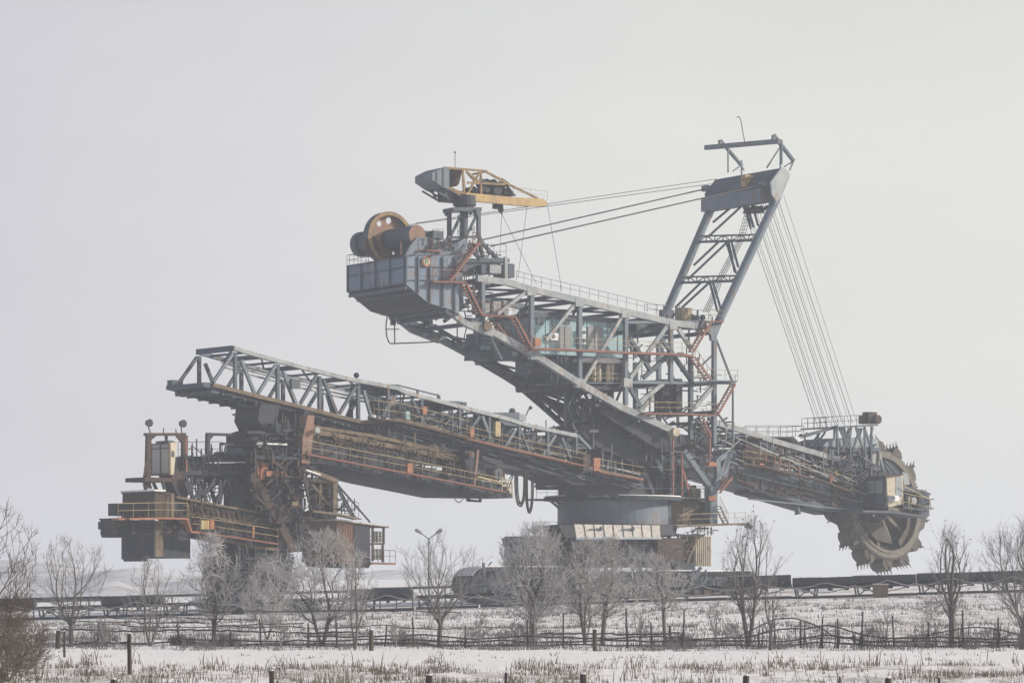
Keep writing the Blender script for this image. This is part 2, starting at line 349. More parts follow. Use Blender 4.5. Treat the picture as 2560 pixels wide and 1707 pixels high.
rb = MB(); PR(rb, cA, [(592, 1193), (780, 1353), (960, 1408), (1050, 1453), (1050, 1460), (960, 1415), (780, 1360), (590, 1200)], NB-.05, -NB+.05); rb.build('underside_shade_plate', 'dark', CW)  # added dark plate, its colour stands in for shade under the box
pl = MB()
PR(pl, cA, [(590, 948), (640, 860), (690, 800), (760, 790), (905, 830), (1010, 920), (1035, 945)], NB, NB-.3)
pl.build('bearing_plate', 'grey', CW); pl = MB(); PR(pl, cA, [(590, 948), (640, 860), (690, 800), (760, 790), (905, 830), (1010, 920), (1035, 945)], -NB+.3, -NB)
pl.build('bearing_plate', 'grey', CW)
pl = MB(); PR(pl, cA, [(720, 700+130), (905, 850), (1000, 945), (720, 945)], 4.7, 1); pl.build('ballast_block', 'grey', CW)
pl = MB(); BX(pl, cA, 760, 745, 915, 800, 3.6, 1.2); BX(pl, cA, 830, 740, 910, 800, 4.6, 3.8); pl.build('winch_motor', 'slate', CW)
# round emblem
e = MB(); a = P(cA, 766, 1004, NB+.12); e.tube(a, a+FR.vd*.12, .50, 24); eo = e.build('round_emblem', 'orangeb', CW, 'round orange emblem plate with pale centre')
e = MB(); e.tube(a+FR.vd*.12, a+FR.vd*.15, .34, 20); e.build('emblem_field', 'cream', eo)
e = MB()
for du in (-.12, .12): e.box(a+FR.vd*.17+FR.ud*du, FR.ud*.05, FR.vd*.015, Vector((0, 0, .2)))
e.box(a+FR.vd*.17+Vector((0, 0, .2)), FR.ud*.16, FR.vd*.014, Vector((0, 0, .045))); e.build('emblem_mark', mat('green emblem paint', (.10, .2, .10)), eo)
# rope drum
dr = MB(); u, v, z = PU(cA, 688, 775, 4.9); dr.tube(FR.w(u, 4.9, z), FR.w(u, -5.1, z), .98, 28)
DR = dr.build('rope_drum', 'slate', EX)
dr = MB(); dr.tube(FR.w(u, 4.9, z), FR.w(u, 5.0, z), .95, 28); dr.build('end_disc', 'corr', DR)
dr = MB(); dr.tube(FR.w(u, -4.5, z), FR.w(u, -5.4, z), 1.25, 28); dr.build('end_flange', 'slate', DR)
# big sheave : rim + pierced web
def annulus(mb, c, ux, uz, ax, r0, r1, t0, t1, n=48, a0=0, a1=2*pi):
    full = abs(a1-a0-2*pi) < 1e-3; k = n if full else n+1; vs = []
    for i in range(k):
        a = a0+(a1-a0)*i/n; d = ux*cos(a)+uz*sin(a)
        vs += [c+d*r0+ax*t0, c+d*r1+ax*t0, c+d*r1+ax*t1, c+d*r0+ax*t1]
    fs = []
    for i in range(n):
        o, p = 4*i, 4*((i+1) % k)
        for j in range(4): fs.append((o+j, o+(j+1) % 4, p+(j+1) % 4, p+j))
    if not full: fs += [(0, 1, 2, 3), (4*n+3, 4*n+2, 4*n+1, 4*n)]
    mb.add(vs, fs)
Z = Vector((0, 0, 1)); sc_ = P(cA, 462, 800, .5)
s = MB(); annulus(s, sc_, FR.ud, Z, FR.vd, 2.2, 2.58, -.06, .06, 56); SH = s.build('cable_sheave', 'ringy', EX, 'large ochre rimmed sheave with round holes')
s = MB(); annulus(s, sc_, FR.ud, Z, FR.vd, 2.35, 2.56, -.95, -.06, 56); s.build('sheave_rim', 'slate', SH)
s = MB(); holes = [(PU(cA, 385, 675, .4), .26), (PU(cA, 466, 652, .4), .30), (PU(cA, 507, 928, .4), .12)]; cu = PU(cA, 462, 800, .5)
nr, na = 16, 120
for i in range(nr):
    for j in range(na):
        r0, r1 = .3+i*2./nr, .3+(i+1)*2./nr; a0, a1 = 2*pi*j/na, 2*pi*(j+1)/na; rm, am = (r0+r1)/2, (a0+a1)/2
        uu, zz = cu[0]+rm*cos(am), cu[2]+rm*sin(am)
        if any((uu-h[0])**2+(zz-h[2])**2 < rr*rr for h, rr in holes): continue
        s.add([sc_+(FR.ud*cos(a)+Z*sin(a))*r-FR.vd*.5 for r, a in ((r0, a0), (r1, a0), (r1, a1), (r0, a1))], [(0, 1, 2, 3)])
s.build('sheave_web', 'corr', SH)
s = MB(); BX(s, cA, 275, 790, 335, 945, -.9, -2.2) if 0 else PR(s, cA, [(330, 790), (375, 850), (385, 955), (322, 955)], .5, -.8); s.build('sheave_guard', 'brown', SH); s = MB(); PR(s, cA, [(268, 800), (326, 800), (378, 948), (268, 950)], .55, .1); s.build('sheave_guard', 'brown', SH)
r = MB(); zt2 = PU(cA, 590, 950, NB)[2]
RAIL(r, [FR.w(ubk+.1, -5.6, zt2), FR.w(ubk+.1, -1.6, zt2)], 1.0, 1.3); RAIL(r, [FR.w(ubk+.1, .5, zt2), FR.w(ubk+.1, 5.0, zt2)], 1.0, 1.5)
RAIL(r, [FR.w(ubk+.1, -5.1, zt2), FR.w(ubk+3, -5.1, zt2)], 1.0, 1.0)
RAIL(r, [P(cA, 700, 905, NB), P(cA, 905, 912, NB)], 1.05, 1.2); RAIL(r, [P(cA, 825, 815, 4.6), P(cA, 915, 815, 4.6)], 1.0, .8)
r.build('handrail', 'slate', CW)
r = MB(); r.beam(P(cA, 553, 940, 4.9), P(cA, 551, 835, 4.9), .09); r.beam(P(cA, 700, 905, NB+.2), P(cA, 905, 912, NB+.2), .14); r.build('rail_post', 'orange', CW)
# inclined back face and neck behind box
nk = MB(); PR(nk, cA, [(1010, 860), (1100, 800), (1130, 840), (1040, 1090), (1010, 1090)], 3.5, -3.5); PR(nk, cA, [(1035, 1090), (1080, 1100), (1090, 1400), (1050, 1400)], 3.4, -4)
nk.build('tail_neck', 'grey', EX)
nk = MB()
SEG(nk, cA, [(1020, 960, 1100, 860), (1030, 1060, 1180, 900), (920, 870, 1040, 860), (940, 1000, 1060, 900)], .25, .3, 4.2, 1)
SEG(nk, cA, [(1100, 1190, 1230, 1190), (1100, 1240, 1240, 1230), (1100, 1330, 1240, 1330), (1040, 1200, 1040, 1420), (1110, 1200, 1240, 1450), (1000, 1480, 1240, 1500)], .2, .25, 4.0, 1)
SEG(nk, cA, [(1250, 1330, 1420, 1330), (1330, 1320, 1330, 1450), (1420, 1320, 1420, 1450)], .22, .22, 1, 1)
nk.build('tail_framing', 'slate', EX)
bk = MB(); BX(bk, cA, 1250, 1330, 1470, 1440, -1.5, -3.5); bk.build('tail_cabin', 'lgrey', EX)
# rope guide hoop under the tail
g = MB()
for v in (-5.4,): g.path([P(cP, x, y, v) for x, y in ((968, 792), (965, 810), (965, 825), (967, 842), (972, 855), (977, 859), (1060, 856), (1105, 853), (1150, 852), (1160, 846), (1166, 820), (1165, 795), (1160, 775))], .07, 5)
SEG(g, cP, [(986, 792, 987, 858), (966, 823, 998, 823), (1143, 780, 1143, 850)], .09, .09, -5.4)
BX(g, cP, 981, 794, 990, 812, -5.3, -5.7)
g.build('cable_guide_hoop', 'dark', EX)
# ---- machinery house
mh = MB(); BX(mh, cB, 440, 520, 1215, 828, 3.3, -3.4); MH = mh.build('machinery_house', 'teal', EX)
mh = MB(); BX(mh, cB, 430, 508, 1225, 522, 3.55, -3.65); mh.build('roof', 'slate', MH)
mh = MB()
for i in range(9): x = 470+i*88; mh.beam(P(cB, x, 525, 3.315), P(cB, x, 826, 3.315), .04, .03)
mh.build('cladding_seam', 'slate', MH)
for x0, x1 in ((672, 778), (922, 1038)):
    mh = MB(); BX(mh, cB, x0, 600, x1, 800, 3.42, 3.36); d = mh.build('door', 'corr' if 0 else 'lamp', MH)
    mh = MB(); BX(mh, cB, (x0+x1)/2-2, 602, (x0+x1)/2+2, 798, 3.46, 3.43); mh.build('door_seam', 'slate', d)
for x0, y0, x1, y1 in ((485, 520, 540, 585), (870, 530, 890, 590), (700, 540, 770, 580), (820, 700, 835, 760)):
    mh = MB(); BX(mh, cB, x0, y0+3, x1, y1, 3.4, 3.34); mh.build('window', 'glass', MH)
for x0, y0 in ((605, 655), (865, 690), (865, 620)):
    mh = MB(); BX(mh, cB, x0, y0, x0+68 if x0 < 700 else x0+36, y0+60, 3.8, 3.35); a = mh.build('air_conditioner', 'snow', MH)
    mh = MB(); q = P(cB, x0+22, y0+30, 3.82); mh.tube(q, q+FR.vd*.03, .22, 14); mh.build('fan_grille', 'glass', a)
# ---- lower electrical house
lh = MB(); BX(lh, cB, 740, 850, 1230, 1110, 2.9, -6.2); LH = lh.build('electrical_house', 'slate', EX)
lh = MB(); BX(lh, cB, 725, 838, 1245, 856, 3.2, -6.0); BX(lh, cB, 725, 1108, 1260, 1125, 4.2, -4.4); lh.build('floor_frame', 'dark', LH)
lh = MB(); BX(lh, cB, 270, 760, 480, 850, 2.5, -3.5); PR(lh, cB, [(20, 650), (280, 650), (440, 850), (440, 880), (0, 880)], -1.5, -4.4); lh.build('side_housing', 'slate', LH)
lh = MB(); PR(lh, cB, [(10, 700), (140, 700), (170, 800), (0, 800)], -1.4, -1.2); lh.build('teal_panel', 'teal', LH)
lh = MB(); PR(lh, cB, [(850, 868), (1150, 868), (1240, 905), (1150, 915), (850, 900)], 4.3, 3.0); lh.build('awning', 'snowroof', LH)
for x in (962, 1005, 1080, 1115):
    lh = MB(); q = P(cB, x+10, 1068, 3.8); lh.tube(q, q+Z*1.7, .22, 12)
    for k in (.5, .95, 1.4): lh.tube(q+Z*k, q+Z*(k+.06), .25, 12)
    lh.build('gas_cylinder', 'cream', LH)
WALK(LH, cB, [(900, 1082), (1225, 1085)], 4.0, 'grey', 'yrail', .9, .15, .9, 1.2)
for sg_ in ((660, 840, 660, 1110), (740, 860, 740, 1110), (850, 900, 850, 1080), (1210, 900, 1210, 1080)): lh = MB(); SEG(lh, cB, [sg_], .2, .2, 3.0); lh.build('corner_post', 'slate', LH)
lh = MB()
for i in range(12):
    x = 300+i*40; LN(lh, cB, [(x, 870), (x, 892)], .15, .15, -4.9) if x < 700 else None
LN(lh, cB, [(0, 872), (340, 872)], .12, .12, -5); LN(lh, cB, [(0, 892), (340, 892)], .12, .12, -5)
for i in range(8): LN(lh, cB, [(10+i*45, 872), (10+i*45, 892)], .12, .12, -5)
LN(lh, cB, [(440, 1135), (760, 1128)], .14, .14, -4); LN(lh, cB, [(440, 1120), (760, 1115)], .14, .14, -4)
lh.build('ladder_beam', 'dark', LH)
# duct boxes between columns
db = MB(); BX(db, cB, 1335, 572, 1600, 652, 1.0, -1.5); BX(db, cB, 1255, 560, 1330, 640, 0, -2); db.build('transfer_duct', 'slate', EX)
db = MB(); BX(db, cB, 1570, 1050, 1650, 1340, 1, -.6); BX(db, cB, 1675, 1045, 1725, 1340, 1.4, 0); PR(db, cB, [(1270, 1060), (1720, 1055), (1725, 1085), (1270, 1085)], 1.4, -3); PR(db, cB, [(1560, 1100), (1600, 1100), (1560, 1340), (1530, 1340)], 1, 0)
db.build('chute', 'dark', EX)
# ---- walkways and stairs
WALK(EX, cB, [(430, 790), (860, 805), (1240, 825), (1700, 840), (1800, 855)], WN+.75, 'orange', 'yrail', .9, .3)
b = MB(); BX(b, cB, 470, 700, 520, 768, WN+1.3, WN+1.0); b.build('signal_box', 'orangeb', EX)
STAIR(EX, cB, (280, 515), (425, 785), WN+.7)
WALK(EX, cB, [(0, 505), (280, 520)], WN+.7, 'orange', 'orange', .8, .22)
STAIR(EX, cA, (1092, 1190), (1222, 1450), WN+.7)
WALK(EX, cA, [(1222, 1455), (1490, 1472)], WN+.7, 'orange', 'orange', .8, .22, 1.0, 2)
STAIR(EX, cA, (1200, 850), (955, 1175), NB+.5)
WALK(EX, cA, [(810, 1175), (1090, 1182)], NB+.5, 'orange', 'orange', .8, .24)
WALK(EX, cA, [(1150, 850), (1210, 855)], NB+.5, 'orange', 'orange', .8, .2)
STAIR(EX, cB, (1945, 575), (1802, 815), WN+.7)
WALK(EX, cB, [(1930, 560), (2060, 560)], WN+.5, 'orange', 'yrail', .8, .2)
STAIR(EX, cB, (1812, 865), (1950, 1060), WN+.7)
STAIR(EX, cB, (2155, 1095), (2010, 1350), WN+.7)
WALK(EX, cB, [(1800, 1075), (1960, 1062), (2170, 1068)], WN+.5, 'grey', 'yrail', 1.0, .2)
WALK(EX, cB, [(1380, 1342), (1700, 1345), (2010, 1360)], WN+.6, 'orange', 'yrail', .9, .22)
STAIR(EX, cB, (1880, 1380), (1960, 1540), WN+.6, 'orange', .6, .24)
STAIR(EX, cB, (130, 575), (230, 700), 3.8, 'orange', .6, .2)
STAIR(EX, cE, (860, 1010), (700, 1210), WN+.8)
r = MB(); off = FR.vd*.2+Z*.3
RAIL(r, [P(cB, x, y, WN)+off for x, y in ((300, 240), (430, 275), (840, 368), (1240, 462), (1500, 525))], 1.0, 1.25, .03); r.build('handrail', 'slate', EX)
r = MB(); RAIL(r, [P(cB, x, y, WN-1.5)+Z*.1 for x, y in ((1500, 510), (1860, 560), (2040, 550))], 1.1, 1.5, .03); RAIL(r, [P(cB, x, y, -WN) for x, y in ((1400, 500), (1700, 510))], 1.1, 1.4, .03); r.build('handrail', 'slate', EX)
b = MB(); BX(b, cB, 1722, 440, 1808, 545, 2.2, 1.0); b.build('equipment_box', 'yrail', EX)
b = MB()
for k in range(9):
    q = P(cB, 1840+R.uniform(-50, 60), 560+R.uniform(-40, 60), 2+R.uniform(-1, 1)); b.ball(q, R.uniform(.25, .55), 8)
BX(b, cB, 1760, 545, 1930, 600, 3.5, 0); b.build('hoist_winch', 'slate', EX)
# ---- mast
b = MB(); PR(b, cB, [(1930, 600), (2075, 545), (2045, 620), (2020, 680), (2015, 720), (1975, 720), (1970, 670), (1935, 640)], WN+.2, WN-.2); b.build('mast_foot', 'grey', EX)
b = MB(); u, _, z = PU(cB, 1560, 540, WN); b.box(P(cB, 1590, 500, -WN), FR.ud*.8, FR.vd*.3, Z*.5); b.build('mast_foot', 'slate', EX)
def XF(y): return 400+(y-640)*(65-400)/(1420-640)
def XN(y): return 805+(y-660)*(432-805)/(1450-660)
def MP(x, y):
    t = (x-XF(y))/(XN(y)-XF(y)); return P(cM, x, y, -WN-.3+t*(2*WN+.6))
ml = MB(); ml.tube(MP(XF(600), 600), MP(XF(1425), 1425), .46, 14)
MAST = MB(); 
hd = MB(); PR(hd, cM, [(778, 530), (850, 432), (880, 445), (905, 482), (850, 618), (815, 660), (788, 610)], 5.3, -5.9)
MS = hd.build('mast', 'slate', EX)
ml.build('mast_leg', 'grey', MS)
ml = MB(); ml.tube(MP(XN(620), 620), MP(XN(1470), 1470), .46, 14); ml.build('mast_leg', 'grey', MS)
hd = MB(); PR(hd, cM, [(775, 530), (850, 428), (882, 442), (908, 482), (852, 622), (815, 664), (786, 612)], 5.55, 5.3); hd.build('head_plate', 'cream' if 0 else 'lgrey', MS)
hd = MB(); PR(hd, cM, [(700, 570), (800, 560), (795, 650), (740, 665), (700, 665)], 4.3, -5.6); hd.build('head_beam', 'grey', MS)
hd = MB(); LN(hd, cM, [(395, 600), (375, 690), (350, 760)], 1.0, .5, -5); LN(hd, cM, [(810, 600), (790, 690)], 1.0, .5, 5); hd.build('head_haunch', 'grey', MS)
hd = MB(); BX(hd, cM, 605, 480, 665, 555, 1.2, .4); hd.build('head_box', 'yellow', MS)
hd = MB(); a = P(cM, 345, 572, -6); hd.box(a+FR.ud*.6, FR.ud*1.0, FR.vd*.5, Z*.3); a = P(cM, 735, 545, 4.2); hd.box(a+FR.ud*.4, FR.ud*.9, FR.vd*.4, Z*.25); hd.build('rope_anchor', 'grey', MS)
tf = MB(); tf.beam(P(cM, 335, 296, -7.5), P(cM, 838, 252, 5.4), .4, .5)
tf.tube(P(cM, 435, 248, -5.2), P(cM, 580, 418, -5.2), .22, 8); tf.tube(P(cM, 795, 212, 4.8), P(cM, 930, 386, 4.8), .24, 8)
for x0, y0, x1, y1, v in ((487, 300, 487, 465, -4.8), (840, 270, 840, 435, 4.8), (852, 245, 850, 410, 5), (930, 386, 903, 450, 5), (850, 275, 748, 432, 3.5), (575, 415, 520, 455, -4.5), (575, 415, 595, 450, -4.5), (865, 425, 925, 390, 4.8), (578, 380, 578, 480, -4.6)): LN(tf, cM, [(x0, y0), (x1, y1)], .13, .13, v)
for x0, y0, x1, y1, v in ((435, 245, 435, 275, -5.2), (795, 212, 795, 245, 4.8)): LN(tf, cM, [(x0, y0), (x1, y1)], .35, .35, v)
tf.build('top_frame', 'grey', MS)
tf = MB(); tf.path([P(cM, x, y, 0) for x, y in ((600, 262), (584, 175), (570, 97), (562, 88), (552, 88), (547, 94))], .055, 5); tf.build('lightning_rod', 'slate', MS)
for y0, y1, xl in ((893, 925, 345), (1170, 1200, 205)):
    cbm = MB(); a0, a1, b0, b1 = MP(XF(y0), y0), MP(XN(y0)-5, y0-10), MP(XF(y1), y1+8), MP(XN(y1), y1-5)
    cbm.beam(a0, a1, .16, .18); cbm.beam(b0, b1, .2, .26); LATT(cbm, a0, a1, b0, b1, 7, .09); cbm.build('cross_brace', 'slate', MS)
dg = MB()
for x0, y0, x1, y1 in ((530, 680, 385, 800), (590, 680, 350, 900), (425, 930, 255, 1090), (485, 930, 215, 1185), (305, 1205, 130, 1375), (362, 1205, 105, 1440)): dg.tube(MP(x0, y0), MP(x1, y1), .13, 6)
for x0, y0, x1, y1 in ((490, 930, 530, 1130), (510, 930, 555, 1100), (480, 950, 540, 1140), (365, 1210, 415, 1400), (385, 1210, 440, 1390), (600, 680, 640, 840), (650, 680, 690, 820), (620, 700, 660, 830)): dg.beam(MP(x0, y0), MP(x1, y1), .2)
dg.build('diagonal_brace', 'slate', MS)
ld = MB()
LP = [(615, 740), (560, 930), (500, 1040), (430, 1170), (380, 1300), (330, 1405)]
for dx in (-14, 0, 12, 28):
    ld.path([MP(x+dx, y) for x, y in LP], .035, 4)
for i in range(44):
    f = i/43*(len(LP)-1); k = min(int(f), len(LP)-2); f -= k; x = LP[k][0]*(1-f)+LP[k+1][0]*f; y = LP[k][1]*(1-f)+LP[k+1][1]*f
    ld.tube(MP(x-14, y), MP(x+28, y-4), .03, 4)
ld.build('caged_ladder', 'dark', MS)
pf = MB(); LATT(pf, MP(590, 690), MP(760, 690), MP(600, 730), MP(720, 730), 9, .08, True); pf.beam(MP(600, 735), MP(720, 732), .6, .2); 
for x in range(640, 760, 14): pf.ball(MP(x, 700+R.uniform(-12, 15)), .2, 6)
pf.build('sheave_platform', 'dark', MS)
# ---- ropes
RP = [(574, 488), (592, 513), (606, 528), (640, 556), (652, 570), (672, 590), (700, 626), (712, 640), (728, 655), (752, 688), (768, 702), (800, 745), (818, 770), (862, 806)]
for i, (xt, xb) in enumerate(RP):
    t = (xt-574)/288; v0 = -4.3+9.2*t; r = MB(); r.tube(P(cM, xt, 660-40*t, v0), P(cW, xb, 308-40*t if i < 5 else 290-40*t, -4.2+8.2*t), .028 if i % 3 else .042, 4); r.build('hoist_rope', 'rope', EX)
for a, b, v0, v1, rr in (((1766, 472), (1205, 600), -6, -5.0, .075), ((1906, 462), (1226, 616), 4.4, 5.0, .075), ((1790, 448), (1040, 558), -2, -1, .035), ((1905, 443), (1018, 563), 2, 1, .035)):
    r = MB(); r.tube(P(cP, *a, v0), P(cP, *b, v1), rr, 5); r.build('back_stay_rope', 'rope', EX)
# ---- service crane
t = MB()
for x in (965, 1215):
    vv = 0 if x < 1000 else 1.8
    LN(t, cA, [(x, 560), (x, 790)], .35, .35, vv); PR(t, cA, [(x-22, 555), (x+22, 555), (x+10, 610), (x-10, 610)], vv+.3, vv-.3)
LN(t, cA, [(1092, 560), (1085, 830)], .75, .5, .5); LN(t, cA, [(1140, 560), (1150, 600)], .3, .3, -1.2)
PR(t, cA, [(1000, 540), (1242, 540), (1242, 572), (1000, 572)], 1.9, .0)
SEG(t, cA, [(1062, 610, 972, 800), (1192, 618, 1105, 800), (955, 800, 1215, 790)], .2, .24, .8)
SEG(t, cA, [(1215, 785, 1250, 850), (1250, 850, 1405, 1010), (965, 785, 920, 875), (1215, 820, 1265, 1010), (1095, 830, 1180, 930), (1180, 930, 1260, 1010)], .28, .34, 1.8, 0)
SEG(t, cA, [(1170, 880, 1230, 1000), (940, 850, 1010, 960), (1060, 860, 1110, 1000), (1085, 820, 1000, 980)], .28, .34, -1)
CR = t.build('service_crane', 'slate', EX)
t = MB()
for y in (620, 680, 740): LN(t, cA, [(1040, y), (1070, y)], .08, .08, 1)
LN(t, cA, [(1040, 600), (1040, 780)], .07, .07, 1); BX(t, cA, 1160, 700, 1186, 735, 1.9, 1.5); t.build('crane_ladder', 'lgrey', CR)
t = MB(); PR(t, cA, [(1060, 980), (1480, 975), (1480, 1010), (1060, 1010)], 2.2, -2.6); BX(t, cA, 1080, 1010, 1310, 1085, 2.0, -2.4); BX(t, cA, 1470, 1020, 1522, 1135, 1.2, -1.5); BX(t, cA, 1240, 1030, 1310, 1105, 2.8, 1.5); t.build('crane_base', 'slate', CR)
t = MB(); BX(t, cA, 1312, 1032, 1412, 1098, 3.0, 1.2); BX(t, cA, 1440, 960, 1465, 1160, 3.2, 2.9); t.build('crane_cabinet', 'lgrey', CR)
r = MB(); RAIL(r, [P(cA, x, y, 3) for x, y in ((1150, 990), (1345, 978), (1450, 975))], 1.4, 1.1, .03); RAIL(r, [P(cA, 1160, 860, 2.4), P(cA, 1210, 860, 2.4)], 1.2, .4, .04); r.build('handrail', 'dark', CR)
t = MB(); PR(t, cA, [(1105, 415), (1530, 455), (1775, 468), (1798, 495), (1795, 530), (1620, 530), (1200, 490), (1105, 465)], 1.5, 1.0); PR(t, cA, [(1105, 415), (1530, 455), (1775, 468), (1798, 495), (1795, 530), (1620, 530), (1200, 490), (1105, 465)], -1.0, -1.5)
JB = t.build('crane_jib', 'yellow', CR)
t = MB(); SEG(t, cA, [(920, 203, 1285, 232), (1285, 240, 1450, 335), (1450, 335, 1720, 465), (1235, 235, 1235, 430), (1080, 225, 1092, 430), (1222, 245, 1125, 420), (1120, 330, 1440, 345), (1110, 235, 1230, 330)], .17, .2, 1.25)
SEG(t, cA, [(920, 203, 1285, 232), (1285, 240, 1450, 325), (1430, 325, 1720, 465), (1235, 235, 1225, 430), (1080, 225, 1100, 430), (1110, 235, 1250, 400)], .15, .18, -1.25)
for x, y in ((1285, 235), (1085, 225), (1450, 335)): u, v, z = PU(cA, x, y, 1.25); t.beam(FR.w(u, 1.25, z), FR.w(u, -1.25, z), .15)
SEG(t, cA, [(955, 370, 1100, 430), (965, 380, 1095, 460)], .18, .2, 1.3)
t.build('jib_frame', 'ringy', JB)
t = MB()
for x, y, rr in ((1180, 392, .36), (1290, 385, .36), (1290, 330, .4), (1350, 330, .36), (1380, 395, .5), (1420, 350, .4), (1455, 400, .3), (1490, 420, .25)):
    u, v, z = PU(cA, x, y, .9); t.tube(FR.w(u, .9, z), FR.w(u, -.6, z), rr, 12)
LN(t, cA, [(1130, 425), (1510, 438)], .9, .2, 0); SEG(t, cA, [(1450, 350, 1510, 430), (1260, 300, 1250, 410), (1410, 300, 1470, 340)], .2, .2, .9); t.build('crane_winch', 'dark', CR)
t = MB(); PR(t, cA, [(820, 248), (915, 200), (966, 204), (966, 385), (915, 372), (820, 305)], 1.6, -1.5); CWT = t.build('crane_counterweight', 'grey', CR)
t = MB(); PR(t, cA, [(1010, 210), (1075, 225), (1050, 340), (1030, 360), (990, 350), (1010, 290)], .8, -.8); t.build('crane_hood', 'brown', CR)
t = MB(); SEG(t, cA, [(830, 385, 960, 462), (880, 375, 975, 440), (905, 370, 950, 460)], .14, .16, 1.0, 1); SEG(t, cA, [(860, 235, 860, 340), (915, 205, 915, 375)], .05, .05, 1.66); t.build('counterweight_stay', 'slate', CR)
t = MB(); q = P(cA, 1095, 520, .7); t.tube(q-Z*.1, q+Z*.9, 1.15, 18); t.tube(q+Z*.0, q-Z*.35, .95, 18); BX(t, cA, 950, 395, 1090, 480, .9, -.9); t.build('crane_turntable', 'dark', CR)
t = MB(); LN(t, cA, [(1015, 65), (1015, 200)], .05, .05, 0); t.ball(P(cA, 1015, 72, 0), .12, 6); t.build('antenna', 'slate', CR)
r = MB(); RAIL(r, [P(cA, 1510, 445, 1.5), P(cA, 1800, 480, 1.5)], .9, 2.0, .025); r.build('handrail', 'yrail', JB)
t = MB(); BX(t, cA, 1380, 500, 1425, 545, .5, -.5); q = P(cA, 1405, 560, 0); t.ball(q, .3, 8, 1.3); LN(t, cA, [(1408, 560), (1412, 600)], .12, .12, 0); t.build('crane_hook', 'dark', CR)
for x0, y0, x1, y1, v in ((1412, 595, 1395, 960, 0), (1412, 595, 1710, 1195, 2), (1628, 530, 1550, 1140, 1.4), (1800, 510, 1925, 1250, 1.4)):
    r = MB(); r.tube(P(cA, x0, y0, v if y0 > 595 or y0 < 590 else 0), P(cA, x1, y1, v if v else 1), .03, 4); r.build('crane_cable', 'rope', CR)
# ---- central tower and slewing deck
ct = MB()
BX(ct, cU, 1590, 0, 1640, 180, 2.5, -2); BX(ct, cU, 1680, -120, 1740, 180, 3, 1.5); PR(ct, cU, [(1760, -60), (1790, -60), (1840, 180), (1760, 180)], 3.2, .5)
PR(ct, cU, [(1515, 10), (1555, 60), (1585, 180), (1480, 180)], 1, -3); BX(ct, cU, 1100, 95, 1560, 180, 2, -3.5); BX(ct, cU, 1500, -200, 1620, 10, 2.2, -2)
ct.build('central_tower', 'dark', EX)
ct = MB(); SEG(ct, cE, [(250, 660, 620, 1170), (830, 690, 780, 1010), (850, 700, 640, 1150), (700, 1000, 690, 760), (700, 780, 830, 690)], .55, .55, 4.4); BX(ct, cE, 610, 1130, 700, 1640, 5.2, 4.2)
ct.build('front_support_leg', 'grey', EX)
ct = MB(); SEG(ct, cU, [(1505, 10, 1565, 165), (1700, 30, 1700, 185), (1580, -100, 1640, 20)], .4, .4, 3.2); ct.build('tower_post', 'slate', EX)
ct = MB(); SEG(ct, cE, [(235, 700, 235, 1250), (600, 400, 600, 850), (120, 500, 120, 1250)], .14, .16, 4.8); ct.beam(P(cE, 240, 900, 4), P(cE, 340, 1260, 4), .25); ct.build('pipe_riser', 'orange', EX)
ct = MB(); BX(ct, cE, 590, 810, 690, 860, 5.2, 4.6); ct.build('junction_box', 'orangeb', EX); ct = MB(); BX(ct, cE, 590, 1250, 680, 1310, 5.4, 5.2); ct.build('junction_box', 'orangeb', EX)
# dense machinery in the tower core
core = MB()
PR(core, cP, [(1440, 1065), (1530, 1050), (1600, 1072), (1700, 1085), (1780, 1095), (1780, 1180), (1700, 1175), (1600, 1165), (1480, 1110)], 2.6, -3.2)
PR(core, cP, [(1450, 1030), (1530, 1000), (1560, 1015), (1560, 1065), (1450, 1090)], -2, -4)
PR(core, cP, [(1470, 1085), (1690, 1085), (1690, 1250), (1600, 1215), (1540, 1200), (1500, 1130)], 0, -3.5)
core.build('transfer_hopper', 'dark', EX)
core = MB(); q = P(cL2, 1860, 730, 0); core.tube(q+FR.vd*1.2, q-FR.vd*1.2, .75, 18); core.build('belt_pulley', 'dark', EX)
core = MB()
for i in range(70):
    a = P(cP, R.uniform(1440, 1800), R.uniform(1050, 1220), R.uniform(-2, 4.2)); d = R.choice((FR.ud, Z, FR.ud+Z*.5, FR.ud-Z*.4, FR.vd))
    core.beam(a, a+d*R.uniform(.8, 3.5), R.uniform(.12, .3))
kind(core.build('core_framing', 'slate', EX), 'stuff')
core = MB()
PR(core, cP, [(1550, 1015), (1600, 1045), (1700, 1075), (1700, 1115), (1640, 1120), (1560, 1070), (1500, 1030)], 4.2, 2.7)
core.build('slewing_girder', 'dark', EX)
# cluster of pipes
core = MB()
for i in range(60):
    q = P(cP, R.uniform(1420, 1500), R.uniform(985, 1060), R.uniform(-3, 2)); core.ball(q, R.uniform(.12, .4), 6)
for i in range(45):
    a = P(cP, R.uniform(1415, 1520), R.uniform(975, 1070), R.uniform(-3, 3)); core.beam(a, a+Vector((R.uniform(-1, 1), R.uniform(-1, 1), R.uniform(-1.6, 1.6))), R.uniform(.08, .18))
for i in range(50):
    a = P(cE, R.uniform(360, 680), R.uniform(250, 470), R.uniform(-1, 3)); core.beam(a, a+Vector((R.uniform(-1, 1), R.uniform(-1, 1), R.uniform(-.6, .6))), R.uniform(.08, .2))
kind(core.build('pipework', 'slate', EX), 'stuff')
dk = MB(); ctr = FR.at(1532, 1254, 0); ctr.z = 0
zd = CAMZ+(HZ-1246)*ctr.y/FPX
def disc(mb, z0, z1, r, n=40): mb.tube(Vector((ctr.x, ctr.y, z0)), Vector((ctr.x, ctr.y, z1)), r, n)
disc(dk, zd-.25, zd+.12, 7.2); BX(dk, cU, 710, 196, 900, 206, 0, -2.5); PR(dk, cU, [(1600, 192), (1975, 192), (1975, 212), (1600, 212)], 3.5, -4)
